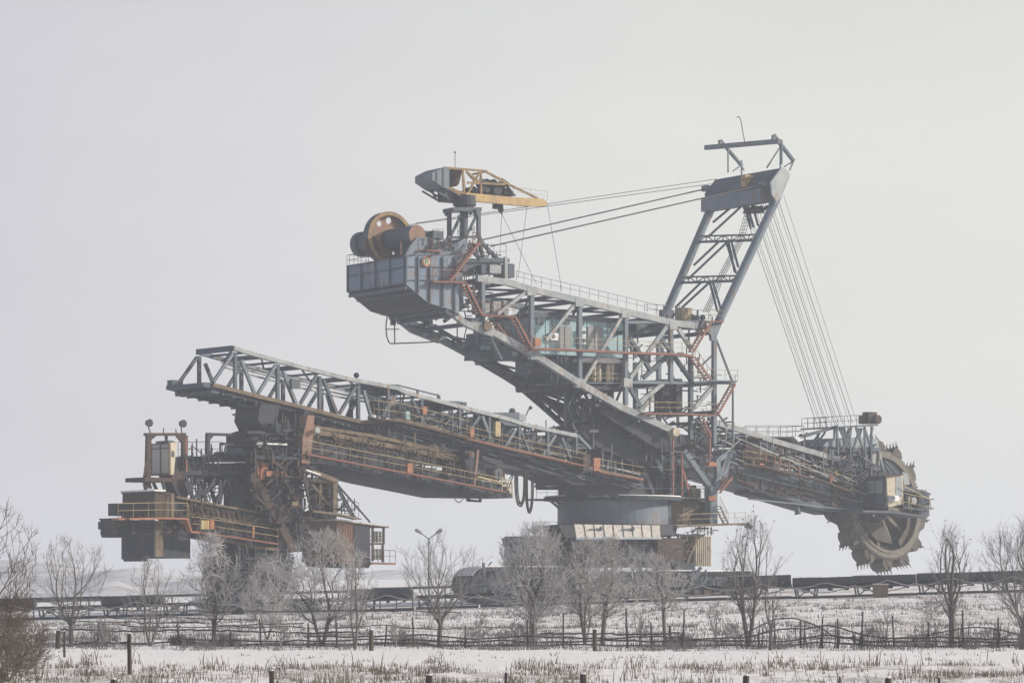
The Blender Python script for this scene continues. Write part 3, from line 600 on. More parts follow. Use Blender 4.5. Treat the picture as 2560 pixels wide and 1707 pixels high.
DK = dk.build('slewing_deck', 'dark', EX)
s = MB(); annulus(s, Vector((ctr.x, ctr.y, zd+.14)), FR.ud, FR.vd, Z, 5.6, 7.1, 0, .1, 48); PR(s, cU, [(1640, 181), (1965, 184), (1965, 192), (1640, 192)], 3.6, 0); s.build('deck_snow', 'snow', DK)
dk = MB(); z_b = CAMZ+(HZ-(1180+388/2.94))*ctr.y/FPX; disc(dk, z_b, zd-.25, 5.75, 48); dk.build('turntable_drum', 'grey', EX, smooth=False)
dk = MB(); disc(dk, z_b-1.1, z_b, 6.6, 40); PR(dk, cU, [(870, 388), (1640, 388), (1640, 480), (920, 480)], 4, 1); dk.build('turntable_base', 'dark', EX)
dk = MB(); PR(dk, cU, [(1668, 210), (1990, 215), (1995, 380), (1668, 388)], 2.6, -3); dk.build('deck_box', 'tan', EX)
dk = MB(); BX(dk, cU, 1665, 212, 1700, 388, 3.4, 2.5); BX(dk, cU, 1985, 215, 2020, 372, 4.0, 2); dk.build('deck_leg', 'slate', EX)
s = MB(); LN(s, cU, [(805, 205), (885, 270)], .2, .2, 0); LN(s, cU, [(840, 205), (880, 235)], .2, .2, 0); s.build('bracket', 'slate', DK)
r = MB(); RAIL(r, [P(cU, x, 196, 0) for x in (710, 860, 1000, 1090)], 1.3, 1.2, .03); RAIL(r, [P(cU, x, 190, 6) for x in (1240, 1500, 1960)], 1.0, 2.5, .025, False); r.build('handrail', 'slate', DK)
s = MB(); BX(s, cU, 1820, 95, 1885, 185, 4, 3); BX(s, cU, 1855, 120, 1915, 185, 4.4, 3.4); s.build('drive_motor', 'brown', DK); s = MB(); RAIL(s, [P(cU, 1895, 185, 5), P(cU, 1965, 188, 5)], 1.15, .5); s.build('handrail', 'dark', DK)
s = MB(); BX(s, cU, 1005, 148, 1055, 178, 2, 1); s.build('drive_motor', 'dark', DK)
LWK = WALK(EX, cU, [(1720, 400), (1860, 392), (2060, 385), (2220, 380)], 5.2, 'tan', 'yrail', 1.2, .3)
STAIR(EX, cU, (2040, 250), (2100, 375), 5.4, 'tan', .8, .2, 'yrail')
s = MB(); SEG(s, cU, [(1760, 330, 1860, 270), (1780, 350, 1900, 250), (1800, 370, 1850, 290)], .15, .2, 4.2); s.build('hose_rack', 'tan', EX)
s = MB(); q = P(cU, 2250, 385, 5.2); s.tube(q, q+Vector((.6, -.2, -.3)), .35, 10, .2); s.tube(q-FR.ud*1.2, q, .1, 6); s.build('floodlight', 'slate', LWK)
# under-carriage
uc = MB()
PR(uc, cU, [(1000, 478), (1640, 478), (1790, 520), (1790, 640), (1650, 700), (1000, 700)], 4.5, -4); PR(uc, cU, [(700, 480), (1000, 480), (1000, 700), (760, 700)], 2, -4)
UC = uc.build('undercarriage_frame', 'dark', EX)
uc = MB(); L = [P(cU, x, y, 6.2) for x, y in ((985, 484), (1625, 480), (1620, 472), (985, 476))]; K = [P(cU, x, y, 3.6) for x, y in ((985, 384), (1625, 388), (1622, 382), (985, 378))]
q0 = [P(cU, 1000, 478, 9.0), P(cU, 1628, 476, 9.0), P(cU, 1622, 390, 7.4), P(cU, 985, 382, 7.4)]; uc.loft(q0, [p-Z*.12 for p in q0]); RO = uc.build('lean_to_roof', 'snowroof', EX, 'long pale frosted sheet roof over the undercarriage')
uc = MB()
for i in range(10):
    f = i/9; uc.beam(q0[0].lerp(q0[1], f)+Z*.03, q0[3].lerp(q0[2], f)+Z*.03, .07, .06)
uc.build('roof_seam', 'tan', RO)
uc = MB(); uc.beam(q0[0]-Z*.12, q0[1]-Z*.12, .2, .2); uc.build('roof_edge', 'blueroof', RO)
for f in (.30, .67):
    uc = MB(); a = q0[0].lerp(q0[1], f).lerp(q0[3].lerp(q0[2], f), .45)+Z*.3; uc.tube(a, a-FR.ud*1.5-Z*.1, .07, 6); uc.ball(a, .22, 8); uc.build('roof_lamp', 'grey', RO)
uc = MB(); BX(uc, cU, 1600, 482, 1790, 640, 5.2, 3); uc.build('side_cabinet', 'brown', EX)
uc = MB(); BX(uc, cU, 1872, 470, 1995, 690, 4.8, 2.4); SH2 = uc.build('small_cream_shed', 'cream', EX); uc = MB()
for i in range(8): LN(uc, cU, [(1880+i*15, 472), (1880+i*15, 688)], .05, .05, 4.83)
uc.build('sheet_rib', 'tan', SH2)
uc = MB(); BX(uc, cU, 640, 470, 880, 730, 3.0, -1); LB = uc.build('left_ballast_box', 'grey', EX); r = MB(); RAIL(r, [P(cU, 650, 470, 3), P(cU, 700, 470, 3)], .7, 1); RAIL(r, [P(cU, 680, 470, 3), P(cU, 860, 465, 3)], 1.4, 1, .03); r.build('handrail', 'slate', LB)
STAIR(EX, cU, (1880, 485), (1800, 665), 5.0, 'tan', .8, .25, 'orange')
r = MB(); RAIL(r, [P(cU, 1850, 460, 5), P(cU, 1940, 460, 5)], .9, .7, .03); BX(r, cU, 1740, 455, 1945, 470, 5.1, 4); r.build('landing', 'dark', EX)
uc = MB(); PR(uc, cU, [(1740, 665), (1870, 665), (1900, 860), (1690, 870)], 6.5, 3.5); BX(uc, cU, 1670, 640, 1790, 690, 5.5, 4); uc.build('belt_hopper', 'dark', EX)
uc = MB()
for i in range(26):
    a = P(cU, R.uniform(1640, 1900), R.uniform(400, 700), R.uniform(3.5, 5)); uc.beam(a, a+R.choice((FR.ud, Z, FR.ud+Z))*R.uniform(.6, 1.8), R.uniform(.1, .2))
uc.build('undercarriage_bracing', 'tan', EX)
# crawlers
def crawler(x0, x1, yt, v0, v1):
    a = PU(cU, x0, yt, v0); b = PU(cU, x1, yt, v0); u0, u1 = a[0], b[0]; zt = a[2]
    q = FR.w((u0+u1)/2, (v0+v1)/2, 0); zg = ground_z(q.x, q.y)+.02
    h = zt-zg; r_ = h/2; pts = []
    for i in range(13): t = pi/2+pi*i/12; pts.append((u0+r_*1.2+cos(t)*r_*1.2, zg+r_+sin(t)*r_))
    for i in range(13): t = -pi/2+pi*i/12; pts.append((u1-r_*1.2+cos(t)*r_*1.2, zg+r_+sin(t)*r_))
    m = MB(); inn = [((u-(u0+u1)/2)*.97+(u0+u1)/2, (z-zg-r_)*.84+zg+r_) for u, z in pts]; n = len(pts)
    for k in range(n):
        l = (k+1) % n
        for (vA, vB) in ((v0, v1),):
            A = [FR.w(pts[k][0], vA, pts[k][1]), FR.w(pts[l][0], vA, pts[l][1]), FR.w(inn[l][0], vA, inn[l][1]), FR.w(inn[k][0], vA, inn[k][1])]
            B_ = [FR.w(pts[k][0], vB, pts[k][1]), FR.w(pts[l][0], vB, pts[l][1]), FR.w(inn[l][0], vB, inn[l][1]), FR.w(inn[k][0], vB, inn[k][1])]
            m.loft(A, B_)
    T = m.build('crawler_track', 'dark', EX)
    m = MB(); per = []
    for k in range(n):
        l = (k+1) % n; d = sqrt((pts[k][0]-pts[l][0])**2+(pts[k][1]-pts[l][1])**2); c_ = max(1, int(d/.5))
        for i in range(c_): f = i/c_; per.append((pts[k][0]*(1-f)+pts[l][0]*f, pts[k][1]*(1-f)+pts[l][1]*f))
    for u, z in per: m.beam(FR.w(u, v0+.1, z), FR.w(u, v1-.1, z), .16, .12)
    m.build('track_shoe', 'dark', T)
    m = MB()
    k = max(3, int((u1-u0)/1.4))
    for i in range(k):
        u = u0+1.4+(u1-u0-2.8)*i/(k-1); m.tube(FR.w(u, v0+.05, zg+.65), FR.w(u, v1-.05, zg+.65), .5, 12)
    m.build('road_wheel', 'brown', T)
    m = MB(); m.loft([FR.w(u, v0-.3, z) for u, z in inn], [FR.w(u, v1+.3, z) for u, z in inn]); m.build('track_frame', 'dark', T)
    m = MB()
    for i in range(60): q = FR.w(R.uniform(u0+1, u1-1), v0+.35, R.uniform(zg+.5, zt-.4)); m.beam(q, q+R.choice((FR.ud, Z, FR.ud+Z))*R.uniform(.3, 1.4), R.uniform(.08, .25))
    kind(m.build('small_fittings', 'slate', T), 'stuff')
    m = MB(); tp = [p for p in pts if p[1] > zg+r_*1.35]; tp.sort()
    for (ua, za), (ub, zb) in zip(tp, tp[1:]): m.loft([FR.w(ua, v0, za+.14), FR.w(ua, v1, za+.14), FR.w(ua, v1, za+.24), FR.w(ua, v0, za+.24)], [FR.w(ub, v0, zb+.14), FR.w(ub, v1, zb+.14), FR.w(ub, v1, zb+.24), FR.w(ub, v0, zb+.24)])
    m.build('snow_cover', 'snow', T)
crawler(225, 1000, 706, 5.5, 3.0); crawler(185, 1000, 715, -3, -5.5); crawler(1250, 2350, 735, 8, 5.5); crawler(1250, 2300, 745, -3, -5.5)
uc = MB(); PR(uc, cU, [(300, 705), (540, 690), (620, 705), (620, 730), (300, 725)], 5.6, 2.9); PR(uc, cU, [(540, 690), (1000, 690), (1100, 800), (540, 800)], 4, -3); uc.build('crawler_guard', 'dark', EX)
# hanging hoses
for (x0, x1, yb, v) in ((1155, 1245, 1225, 0), (1165, 1240, 1205, .3), (1185, 1225, 1215, .5), (1260, 1325, 1290, .2), (1270, 1318, 1270, 0), (1262, 1322, 1285, .6), (1280, 1310, 1280, .9)):
    pass
hs = MB()
FH = Frame(1300, 282, 35); FR = FH
for (x0, x1, y0, yb, v) in ((1165, 1250, 925, 1225, 0), (1175, 1245, 925, 1205, .3), (1190, 1240, 940, 1195, .5), (1190, 1255, 935, 1215, .7), (1255, 1322, 955, 1285, .2), (1265, 1316, 950, 1265, 0), (1260, 1322, 960, 1275, .6), (1272, 1305, 960, 1255, .9), (1180, 1250, 930, 1230, .9)):
    pts = []
    for i in range(25):
        t = i/24; x = x0+(x1-x0)*(.5-.5*cos(pi*t)); e = 1-(abs(2*t-1))**6 if 0 else sin(pi*t)**.55; pts.append(P(cL2, x, y0+(yb-y0)*e, v))
    hs.path(pts, .06, 5)
hs.path([P(cL2, x, y, .4) for x, y in ((1165, 930), (1140, 1000), (1120, 1060), (1100, 1110))], .06, 5); hs.path([P(cL2, x, y, .1) for x, y in ((1160, 930), (1125, 990), (1105, 1050), (1092, 1100))], .06, 5)
FR = FS
hs.build('hanging_hose', 'rubber', EX)
fr = MB(); SEG(fr, cL2, [(1350, 1075, 1695, 1075), (1385, 980, 1385, 1070), (1320, 985, 1375, 1055), (1475, 990, 1400, 1060), (1750, 990, 1690, 1050)], .3, .34, -3); BX(fr, cL2, 1350, 1045, 1410, 1070, -2.8, -3.2); BX(fr, cL2, 1630, 1045, 1695, 1070, -2.8, -3.2); fr.build('under_bridge_frame', 'slate', EX)

FR = FS
GREEB(EX, 'small_fittings', cA, [(1020, 1100), (1260, 1200), (1260, 1500), (1020, 1450)], 2, 4.6, 60, 'slate')
GREEB(EX, 'small_fittings', cA, [(720, 830), (1010, 830), (1010, 940), (720, 940)], NB, NB+.3, 24, 'brown', .3, 1.0)
GREEB(EX, 'small_fittings', cA, [(930, 850), (1450, 960), (1450, 1130), (1000, 1080)], -1, 3, 50, 'slate', .3, 1.2)
GREEB(EX, 'small_fittings', cB, [(1260, 560), (2000, 620), (2000, 1500), (1260, 1350)], -3.5, 3.5, 90, 'slate', .5, 2.4, .06, .16)
GREEB(EX, 'small_fittings', cB, [(0, 520), (440, 760), (440, 900), (0, 620)], 3.0, 4.4, 36, 'brown', .3, 1.4)
GREEB(EX, 'small_fittings', cB, [(300, 860), (1240, 860), (1240, 1110), (300, 1110)], 3.0, 3.6, 60, 'slate', .3, 1.5)
GREEB(EX, 'small_fittings', cE, [(-200, 500), (700, 500), (700, 1100), (0, 1000)], 1, 4.6, 90, 'brown', .3, 2.0)
GREEB(EX, 'pipework', cE, [(-400, 500), (700, 500), (700, 1100), (-200, 1000)], 2, 5, 60, 'grey', .3, 2.2, .05, .1)
GREEB(EX, 'small_fittings', cU, [(1000, 480), (1800, 500), (1900, 700), (1000, 700)], 4.4, 5.4, 70, 'slate', .3, 1.6)
GREEB(EX, 'small_fittings', cU, [(1600, 395), (2000, 395), (2000, 480), (1600, 480)], 3.5, 5.0, 30, 'tan', .3, 1.2)
GREEB(EX, 'small_fittings', cU, [(1100, 90), (2000, 90), (2000, 185), (1100, 185)], 2, 5.5, 60, 'dark', .3, 1.5)
# ---------------------------------------------------------------- wheel boom
BV = 2.9; FR = FS
bm_ = MB(); top = [(640, 290), (900, 360), (1400, 525), (1800, 640), (2250, 770), (2520, 845)]
LN(bm_, cE, top, .45, .55, BV, 1)
BOOM = bm_.build('wheel_boom', 'lgrey', EX)
b = MB(); PR(b, cP, [(1690, 1150), (1790, 1140), (1870, 1120), (1900, 1160), (1990, 1180), (2122, 1222), (2160, 1235), (2155, 1285), (2062, 1275), (1886, 1222), (1800, 1198), (1700, 1168)], BV-.2, -BV+.4); b.build('boom_body', 'slate', BOOM)
b = MB(); PR(b, cP, [(1870, 1228), (1975, 1250), (2072, 1278), (2072, 1286), (2000, 1268), (1870, 1234)], 1.2, -1.2); b.build('return_belt_tray', 'dark', BOOM)
b = MB(); LN(b, cE, [(850, 700), (1060, 750), (1400, 850)], .2, .25, BV); LN(b, cE, [(880, 920), (1400, 1050), (2100, 1215), (2600, 1340)], .16, .2, BV+.1); LN(b, cE, [(1100, 1290), (1700, 1350), (2100, 1400), (2600, 1440)], .14, .16, BV+.1)
LN(b, cE, [(230, 905), (800, 1080), (1180, 1180)], .5, .3, -BV+.4); b.build('boom_stringer', 'grey', BOOM)
b = MB()
for x0, y0, x1, y1 in ((700, 320, 900, 480), (900, 480, 1120, 440), (1120, 440, 1400, 640), (1400, 640, 1560, 560), (1560, 560, 1700, 830), (1700, 830, 1860, 650), (1860, 650, 2000, 900), (2000, 900, 2160, 740), (2160, 740, 2300, 1000), (900, 400, 900, 700), (1400, 530, 1400, 800), (1820, 640, 1820, 870), (2160, 740, 2160, 980)):
    b = MB(); LN(b, cE, [(x0, y0), (x1, y1)], .22, .26, BV-.1); b.build('boom_diagonal', 'slate', BOOM); b = MB(); LN(b, cE, [(x0, y0), (x1, y1)], .22, .26, -BV) if 0 else None
    q0, q1 = PU(cE, x0, y0, BV), PU(cE, x1, y1, BV); b.beam(FR.w(q0[0], -BV, q0[2]), FR.w(q1[0], -BV, q1[2]), .22, .26); b.build('boom_diagonal', 'slate', BOOM)
b = MB()
for i in range(11):
    x = 700+i*150; y = 300+i*47; u, v, z = PU(cE, x, y, BV); b.beam(FR.w(u, v, z), FR.w(u, -v, z), .2, .24); b.beam(FR.w(u, v, z-1.6), FR.w(u, -v, z-1.6), .3, .3)
b.build('boom_cross_beam', 'slate', BOOM)
b = MB(); PR(b, cE, [(1040, 490), (1830, 485), (1900, 560), (1900, 830), (1500, 740), (1180, 640)], 1.4, -1.6); PR(b, cE, [(1950, 600), (2500, 620), (2500, 1020), (2100, 960), (1950, 800)], 1.6, -1.8); b.build('belt_housing', 'dark', BOOM)
b = MB(); PR(b, cE, [(1060, 560), (1300, 660), (1300, 850), (1060, 760)], 3.4, 3.2); PR(b, cE, [(1300, 660), (1600, 780), (1600, 1000), (1300, 930)], 3.4, 3.2); b.build('screen_panel', 'brown', BOOM)
w1 = WALK(BOOM, cE, [(1000, 830), (1300, 870), (1620, 960), (2000, 1040), (2300, 1150), (2420, 1190)], 3.9, 'brown', 'yrail', 1.0, .3, 1.2)
b = MB()
SEG(b, cE, [(1000, 510, 1640, 790), (940, 490, 1250, 610), (1250, 610, 1700, 800), (1640, 790, 2220, 1010), (1700, 800, 2260, 1060), (1000, 510, 700, 790), (850, 680, 760, 1000), (1300, 860, 1560, 910)], .09, .1, 4.3); b.build('boom_handrail', 'lgrey', BOOM)
for x, y0, y1 in ((1165, 790, 860), (1635, 800, 920), (1770, 870, 990), (2175, 960, 1080), (2200, 960, 1060), (1450, 740, 830), (1520, 760, 850), (1330, 690, 800)):
    b = MB(); LN(b, cE, [(x, y0), (x, y1)], .14, .16, 4.4); b.build('rail_post', 'orange', BOOM)
b = MB(); BX(b, cE, 1250, 825, 1310, 870, 4.4, 4.1); b.build('lamp_housing', 'orangeb', BOOM)
b = MB()
for i in range(60):
    x = R.uniform(900, 2500); y = 300+(x-700)*.31+R.uniform(60, 420); a = P(cE, x, y, R.uniform(1.5, 3.8)); b.beam(a, a+R.choice((FR.ud-Z*.35, FR.ud-Z*.3, Z, FR.vd))*R.uniform(.5, 2.4), R.uniform(.08, .22))
kind(b.build('small_fittings', 'brown', BOOM), 'stuff')
# platform on the boom
pw = MB(); u, v, z = PU(cE, 1040, 478, 2.2); pw.loft([P(cE, 1040, 474, 2.2), P(cE, 1820, 474, 2.2), P(cE, 1820, 492, 2.2), P(cE, 1040, 492, 2.2)], [P(cE, 1040, 474, 2.2)-FR.vd*4.4, P(cE, 1820, 474, 2.2)-FR.vd*4.4, P(cE, 1820, 492, 2.2)-FR.vd*4.4, P(cE, 1040, 492, 2.2)-FR.vd*4.4])
PWO = pw.build('boom_platform', 'slate', BOOM)
r = MB(); a, b2 = P(cE, 1060, 474, 2.2), P(cE, 1828, 474, 2.2); RAIL(r, [a, b2, b2-FR.vd*4.2, a-FR.vd*4.2], 1.15, 1.5, .035); r.build('handrail', 'dark', PWO)
b = MB(); PR(b, cE, [(1700, 480), (1830, 478), (1830, 520), (1760, 545)], 2.6, 1.6); b.build('snow_patch', 'snow', PWO)
# head platform with rope sheaves
hp = MB(); 
def LB_(x0, y0, x1, y1, v0, v1, mb): mb.loft([P(cW, x0, y0, v0), P(cW, x1, y0-18, v0), P(cW, x1, y1-18, v0), P(cW, x0, y1, v0)], [P(cW, x0, y0, v0)+FR.vd*(v1-v0), P(cW, x1, y0-18, v0)+FR.vd*(v1-v0), P(cW, x1, y1-18, v0)+FR.vd*(v1-v0), P(cW, x0, y1, v0)+FR.vd*(v1-v0)])
LB_(640, 285, 985, 298, 3.6, -2.4, hp); HP = hp.build('head_platform', 'slate', EX)
r = MB(); a, b2 = P(cW, 650, 285, 3.6), P(cW, 860, 275, 3.6); RAIL(r, [b2, a, a-FR.vd*6, b2-FR.vd*6], 1.1, 1.0, .035); r.build('handrail', 'dark', HP)
hp = MB(); BX(hp, cW, 905, 165, 975, 262, 2.8, 1.8); BX(hp, cW, 862, 195, 900, 262, 2.4, 1.6); hp.build('rope_equaliser', 'brown', HP)
hp = MB(); q = P(cW, 975, 228, 2.9); hp.tube(q, q+FR.vd*.25, .5, 14); hp.build('end_disc', 'brown', HP)
hp = MB(); SEG(hp, cW, [(372, 362, 600, 300), (355, 372, 640, 285)], .28, .3, -.6, 0); LN(hp, cW, [(372, 362), (600, 300)], .26, .3, 2.8)
SEG(hp, cW, [(500, 340, 400, 470), (545, 330, 450, 470), (480, 345, 500, 470), (370, 365, 370, 470)], .16, .18, 1.5, 1)
SEG(hp, cW, [(640, 295, 650, 480), (700, 295, 760, 480), (760, 290, 690, 480), (800, 300, 860, 480), (870, 290, 920, 460), (830, 300, 780, 470), (930, 285, 925, 700), (870, 290, 880, 700), (760, 280, 740, 470), (660, 300, 740, 470)], .16, .2, 3.2)
SEG(hp, cW, [(620, 300, 620, 470), (680, 300, 740, 470), (740, 300, 700, 470), (850, 300, 800, 470), (940, 290, 900, 460), (800, 290, 870, 460)], .16, .2, -1.8)
SEG(hp, cW, [(740, 520, 735, 680), (830, 500, 850, 700), (745, 560, 700, 700), (760, 640, 850, 760), (850, 640, 760, 780), (690, 560, 740, 740)], .14, .16, 3.3)
hp.build('sheave_frame', 'slate', EX)
hp = MB(); LN(hp, cW, [(600, 482), (1000, 478)], .5, .42, 2.8, 1); SEG(hp, cW, [(640, 560, 1060, 655), (920, 480, 920, 720), (600, 480, 600, 700)], .35, .35, 3.0, 1); hp.build('wheel_head_frame', 'slate', EX)
hp = MB(); PR(hp, cW, [(490, 480), (585, 385), (920, 372), (985, 395), (990, 480)], 1.6, -2.2); hp.build('shroud_roof', 'blueroof', EX)
hp = MB(); PR(hp, cW, [(870, 520), (985, 430), (1010, 520), (1040, 640), (1040, 700), (870, 700)], 2.6, 1.6); SP = hp.build('shroud_panel', 'lgrey', EX)
hp = MB(); SEG(hp, cW, [(915, 500, 915, 700), (985, 470, 985, 700), (875, 610, 1030, 615)], .1, .08, 2.66); hp.build('panel_rib', 'tan', SP)
hp = MB(); PR(hp, cW, [(600, 500), (900, 500), (900, 760), (1010, 900), (900, 1000), (700, 860), (600, 700)], 1.8, -1.2); hp.build('wheel_drive_housing', 'dark', EX)
hp = MB()
for i in range(36):
    a = P(cW, R.uniform(640, 900), R.uniform(500, 860), R.uniform(2, 4)); hp.beam(a, a+R.choice((FR.ud-Z*.3, Z, FR.ud+Z, FR.ud-Z))*R.uniform(.5, 1.8), R.uniform(.08, .2))
hp.build('hydraulic_lines', 'slate', EX)
hp = MB(); BX(hp, cW, 632, 655, 656, 695, 3.8, 3.5); BX(hp, cW, 695, 530, 720, 580, 2.8, 2.5); hp.build('warning_plate', 'yellow', EX)
hp = MB(); q = P(cW, 310, 960, 2.9); hp.tube(q+Z*.4, q, .06, 5); hp.tube(q, q+Vector((.1, 0, -.75)), .2, 10, .4); hp.build('hanging_floodlight', 'slate', BOOM)
hp = MB(); SEG(hp, cW, [(535, 1005, 560, 1050), (560, 1050, 660, 1105), (560, 1010, 600, 1060), (600, 1010, 660, 1060)], .22, .22, 1.5); SEG(hp, cW, [(535, 1005, 700, 1010), (600, 1060, 780, 1150)], .2, .3, -.5); hp.build('scraper_frame', 'dark', BOOM)
# ---- bucket wheel in its own tilted frame
ths = radians(35); tl = radians(8); e1 = Vector((cos(radians(42)), sin(radians(42)), 0)); n0 = Vector((sin(radians(42)), -cos(radians(42)), 0))
e2 = (Z*cos(tl)-n0*sin(tl)).normalized(); e3 = (n0*cos(tl)+Z*sin(tl)).normalized()   # the top leans away, axis e3
wc = P(cP, 2212, 1260, 1.6); RG = 6.0
m = MB(); annulus(m, wc, e1, e2, e3, RG-.5, RG, -.35, .1, 72); BW = m.build('bucket_wheel', 'ring', EX, 'digging wheel with ochre gear ring and toothed buckets')
m = MB()
for i in range(110):
    a = 2*pi*i/110; d = e1*cos(a)+e2*sin(a); tn = -e1*sin(a)+e2*cos(a); m.box(wc+d*(RG+.08)-e3*.15, d*.14, tn*.07, e3*.26)
m.build('gear_tooth', 'ring', BW)
m = MB(); annulus(m, wc, e1, e2, e3, RG-.78, RG-.5, -.6, .22, 72); m.build('inner_flange', 'ring', BW)
# conical body
m = MB(); k = 60; vs = []
prof = [(RG-.65, -.2), (RG-1.1, -1.3), (3.2, -2.3), (1.2, -2.4)]
for i in range(k):
    a = 2*pi*i/k; d = e1*cos(a)+e2*sin(a)
    for rr, t in prof: vs.append(wc+d*rr+e3*t)
np_ = len(prof); m.add(vs, [(i*np_+j, i*np_+j+1, ((i+1) % k)*np_+j+1, ((i+1) % k)*np_+j) for i in range(k) for j in range(np_-1)])
m.build('wheel_cone', 'wheel', BW)
m = MB(); annulus(m, wc, e1, e2, e3, RG-.7, RG+.25, -2.1, -.4, 60); m.build('wheel_drum', 'wheel', BW)
m = MB()
for i in range(5):
    a = -2.2+i*.52; d = e1*cos(a)+e2*sin(a); m.box(wc+d*3.4-e3*1.2, d*2.0, (-e1*sin(a)+e2*cos(a))*.2, e3*.1)
m.tube(wc-e3*2.4, wc+e3*.3, .9, 20); m.build('wheel_spoke', 'ring', BW)
m = MB(); PRp = [(-5.0, 1.4), (-3.6, -1.6), (-1, -3.9), (1.6, -4.3), (.8, -2.6), (-1.2, -1.4), (-2.4, 1.2)]
m.loft([wc+e1*x+e2*y-e3*.9 for x, y in PRp], [wc+e1*x+e2*y-e3*1.2 for x, y in PRp]); PRp = [(2.2, -4.8), (4.2, -3.2), (5.1, -.2), (4.4, -.2), (3.6, -2.6), (2.0, -4.0)]
m.loft([wc+e1*x+e2*y-e3*.3 for x, y in PRp], [wc+e1*x+e2*y-e3*.55 for x, y in PRp]); m.build('material_guide', 'wheel', BW)
nb = 14; bmesh_b = None
for i in range(nb):
    a = 2*pi*(i+.35)/nb; d = e1*cos(a)+e2*sin(a); tn = (-e1*sin(a)+e2*cos(a)); c = wc+d*RG-e3*1.1
    m = MB(); hw = 1.05
    ws = R.uniform(.9, 1.12)
    # scoop: back plate, floor, two cheeks and a mouth lip
    sec = [(0.0, -.75), (.55, -.95), (1.05, -.55), (1.2, .25), (1.05, .55), (.75, .1), (.35, -.2), (0, .15)]; sec = [(r*ws, t*(2-ws)) for r, t in sec]
    m.loft([c+d*r+tn*t+e3*hw*(1-.12*r) for r, t in sec], [c+d*r+tn*t-e3*hw*(1-.12*r) for r, t in sec])
    for k2 in (-1, 1):
        sd_ = [(0, -.5), (.95, .1), (1.15, .65), (.5, .75), (0, .75)]; m.loft([c+d*r+tn*t+e3*k2*(hw-.02) for r, t in sd_], [c+d*r+tn*t+e3*k2*(hw-.12) for r, t in sd_])
    bo = m.build('bucket', 'wheel', BW)
    m = MB()
    for j in range(5):
        v_ = -hw+.12+j*(2*hw-.24)/4; q = c+d*1.12+tn*.35+e3*v_; qq = q+d*.72+tn*(.3+R.uniform(-.08, .08)); m.box(q+d*.08, d*.18, tn*.13, e3*.11); m.tube(q, qq, .12, 5, .03)
    m.build('bucket_tooth', 'wheel', bo)
# ---- operator cab beside the wheel
cabf = MB(); PR(cabf, cW, [(1055, 705), (1190, 690), (1198, 932), (1085, 955), (1068, 950)], 6.0, 2.2); CAB = cabf.build('operator_cab', 'cream', EX, 'cream operator cab with window and air conditioner beside the wheel')
cabf = MB(); PR(cabf, cW, [(1040, 698), (1195, 680), (1197, 690), (1045, 712)], 6.2, 2.0); cabf.build('cab_roof', 'brown', CAB)
a = PU(cW, 1055, 705, 6.0); b2 = PU(cW, 1062, 950, 6.0); u0 = a[0]-.03
cabf = MB(); cabf.loft([FR.w(u0, v, z) for v, z in ((6.02, a[2]), (2.2, a[2]), (2.2, b2[2]), (6.02, b2[2]))], [FR.w(u0-.08, v, z) for v, z in ((6.02, a[2]), (2.2, a[2]), (2.2, b2[2]), (6.02, b2[2]))]); BKW = cabf.build('cab_rear_wall', 'slate', CAB)
zz0, zz1 = b2[2]+(a[2]-b2[2])*.45, a[2]-.4
for v0, v1 in ((5.5, 4.4), (4.2, 3.1)):
    cabf = MB(); cabf.loft([FR.w(u0-.09, v, z) for v, z in ((v0, zz1), (v1, zz1), (v1, zz0), (v0, zz0))], [FR.w(u0-.12, v, z) for v, z in ((v0, zz1), (v1, zz1), (v1, zz0), (v0, zz0))]); cabf.build('cab_window', 'glassl', CAB)
cabf = MB(); cabf.loft([FR.w(u0-.09, v, z) for v, z in ((5.6, b2[2]+.2), (4.5, b2[2]+.2), (4.5, zz0-.1), (5.6, zz0-.1))], [FR.w(u0-.11, v, z) for v, z in ((5.6, b2[2]+.2), (4.5, b2[2]+.2), (4.5, zz0-.1), (5.6, zz0-.1))]); cabf.build('cab_panel', 'grey', CAB)
for y0, y1 in ((705, 765), (775, 870)):
    cabf = MB(); BX(cabf, cW, 1133, y0, 1184, y1, 6.04, 6.0); cabf.build('cab_window', 'glassl', CAB)
cabf = MB(); BX(cabf, cW, 1095, 860, 1160, 905, 6.5, 6.02); ac = cabf.build('air_conditioner', 'snow', CAB); cabf = MB(); q = P(cW, 1110, 882, 6.52); cabf.tube(q, q+FR.vd*.03, .28, 14); cabf.build('fan_grille', 'glass', ac)
cabf = MB(); PR(cabf, cW, [(860, 985), (1085, 988), (1400, 1030), (1400, 1045), (1085, 1005), (860, 1000)], 6.4, 2.0); CP_ = cabf.build('cab_platform', 'slate', EX)
cabf = MB(); BX(cabf, cW, 1340, 835, 1412, 1032, 6.0, 3.6); PR(cabf, cW, [(1195, 790), (1345, 820), (1345, 850), (1195, 820)], 6, 4.6); LN(cabf, cW, [(1200, 960), (1400, 985)], .2, .25, 6); cabf.build('cable_reel_housing', 'slate', CP_)
r = MB(); RAIL(r, [P(cW, 1195, 985, 6.4), P(cW, 1400, 1028, 6.4)], 1.9, 1.2, .04); SEG(r, cW, [(1415, 890, 1425, 980), (1195, 780, 1410, 890), (1240, 870, 1240, 960)], .1, .1, 6.4); r.build('handrail', 'yrail', CP_)
r = MB(); q = P(cW, 1285, 905, 6.3); r.tube(q, q-FR.vd*.4, .42, 16); r.ball(P(cW, 1235, 890, 6), .3, 8); r.build('searchlight', 'lgrey', CP_)

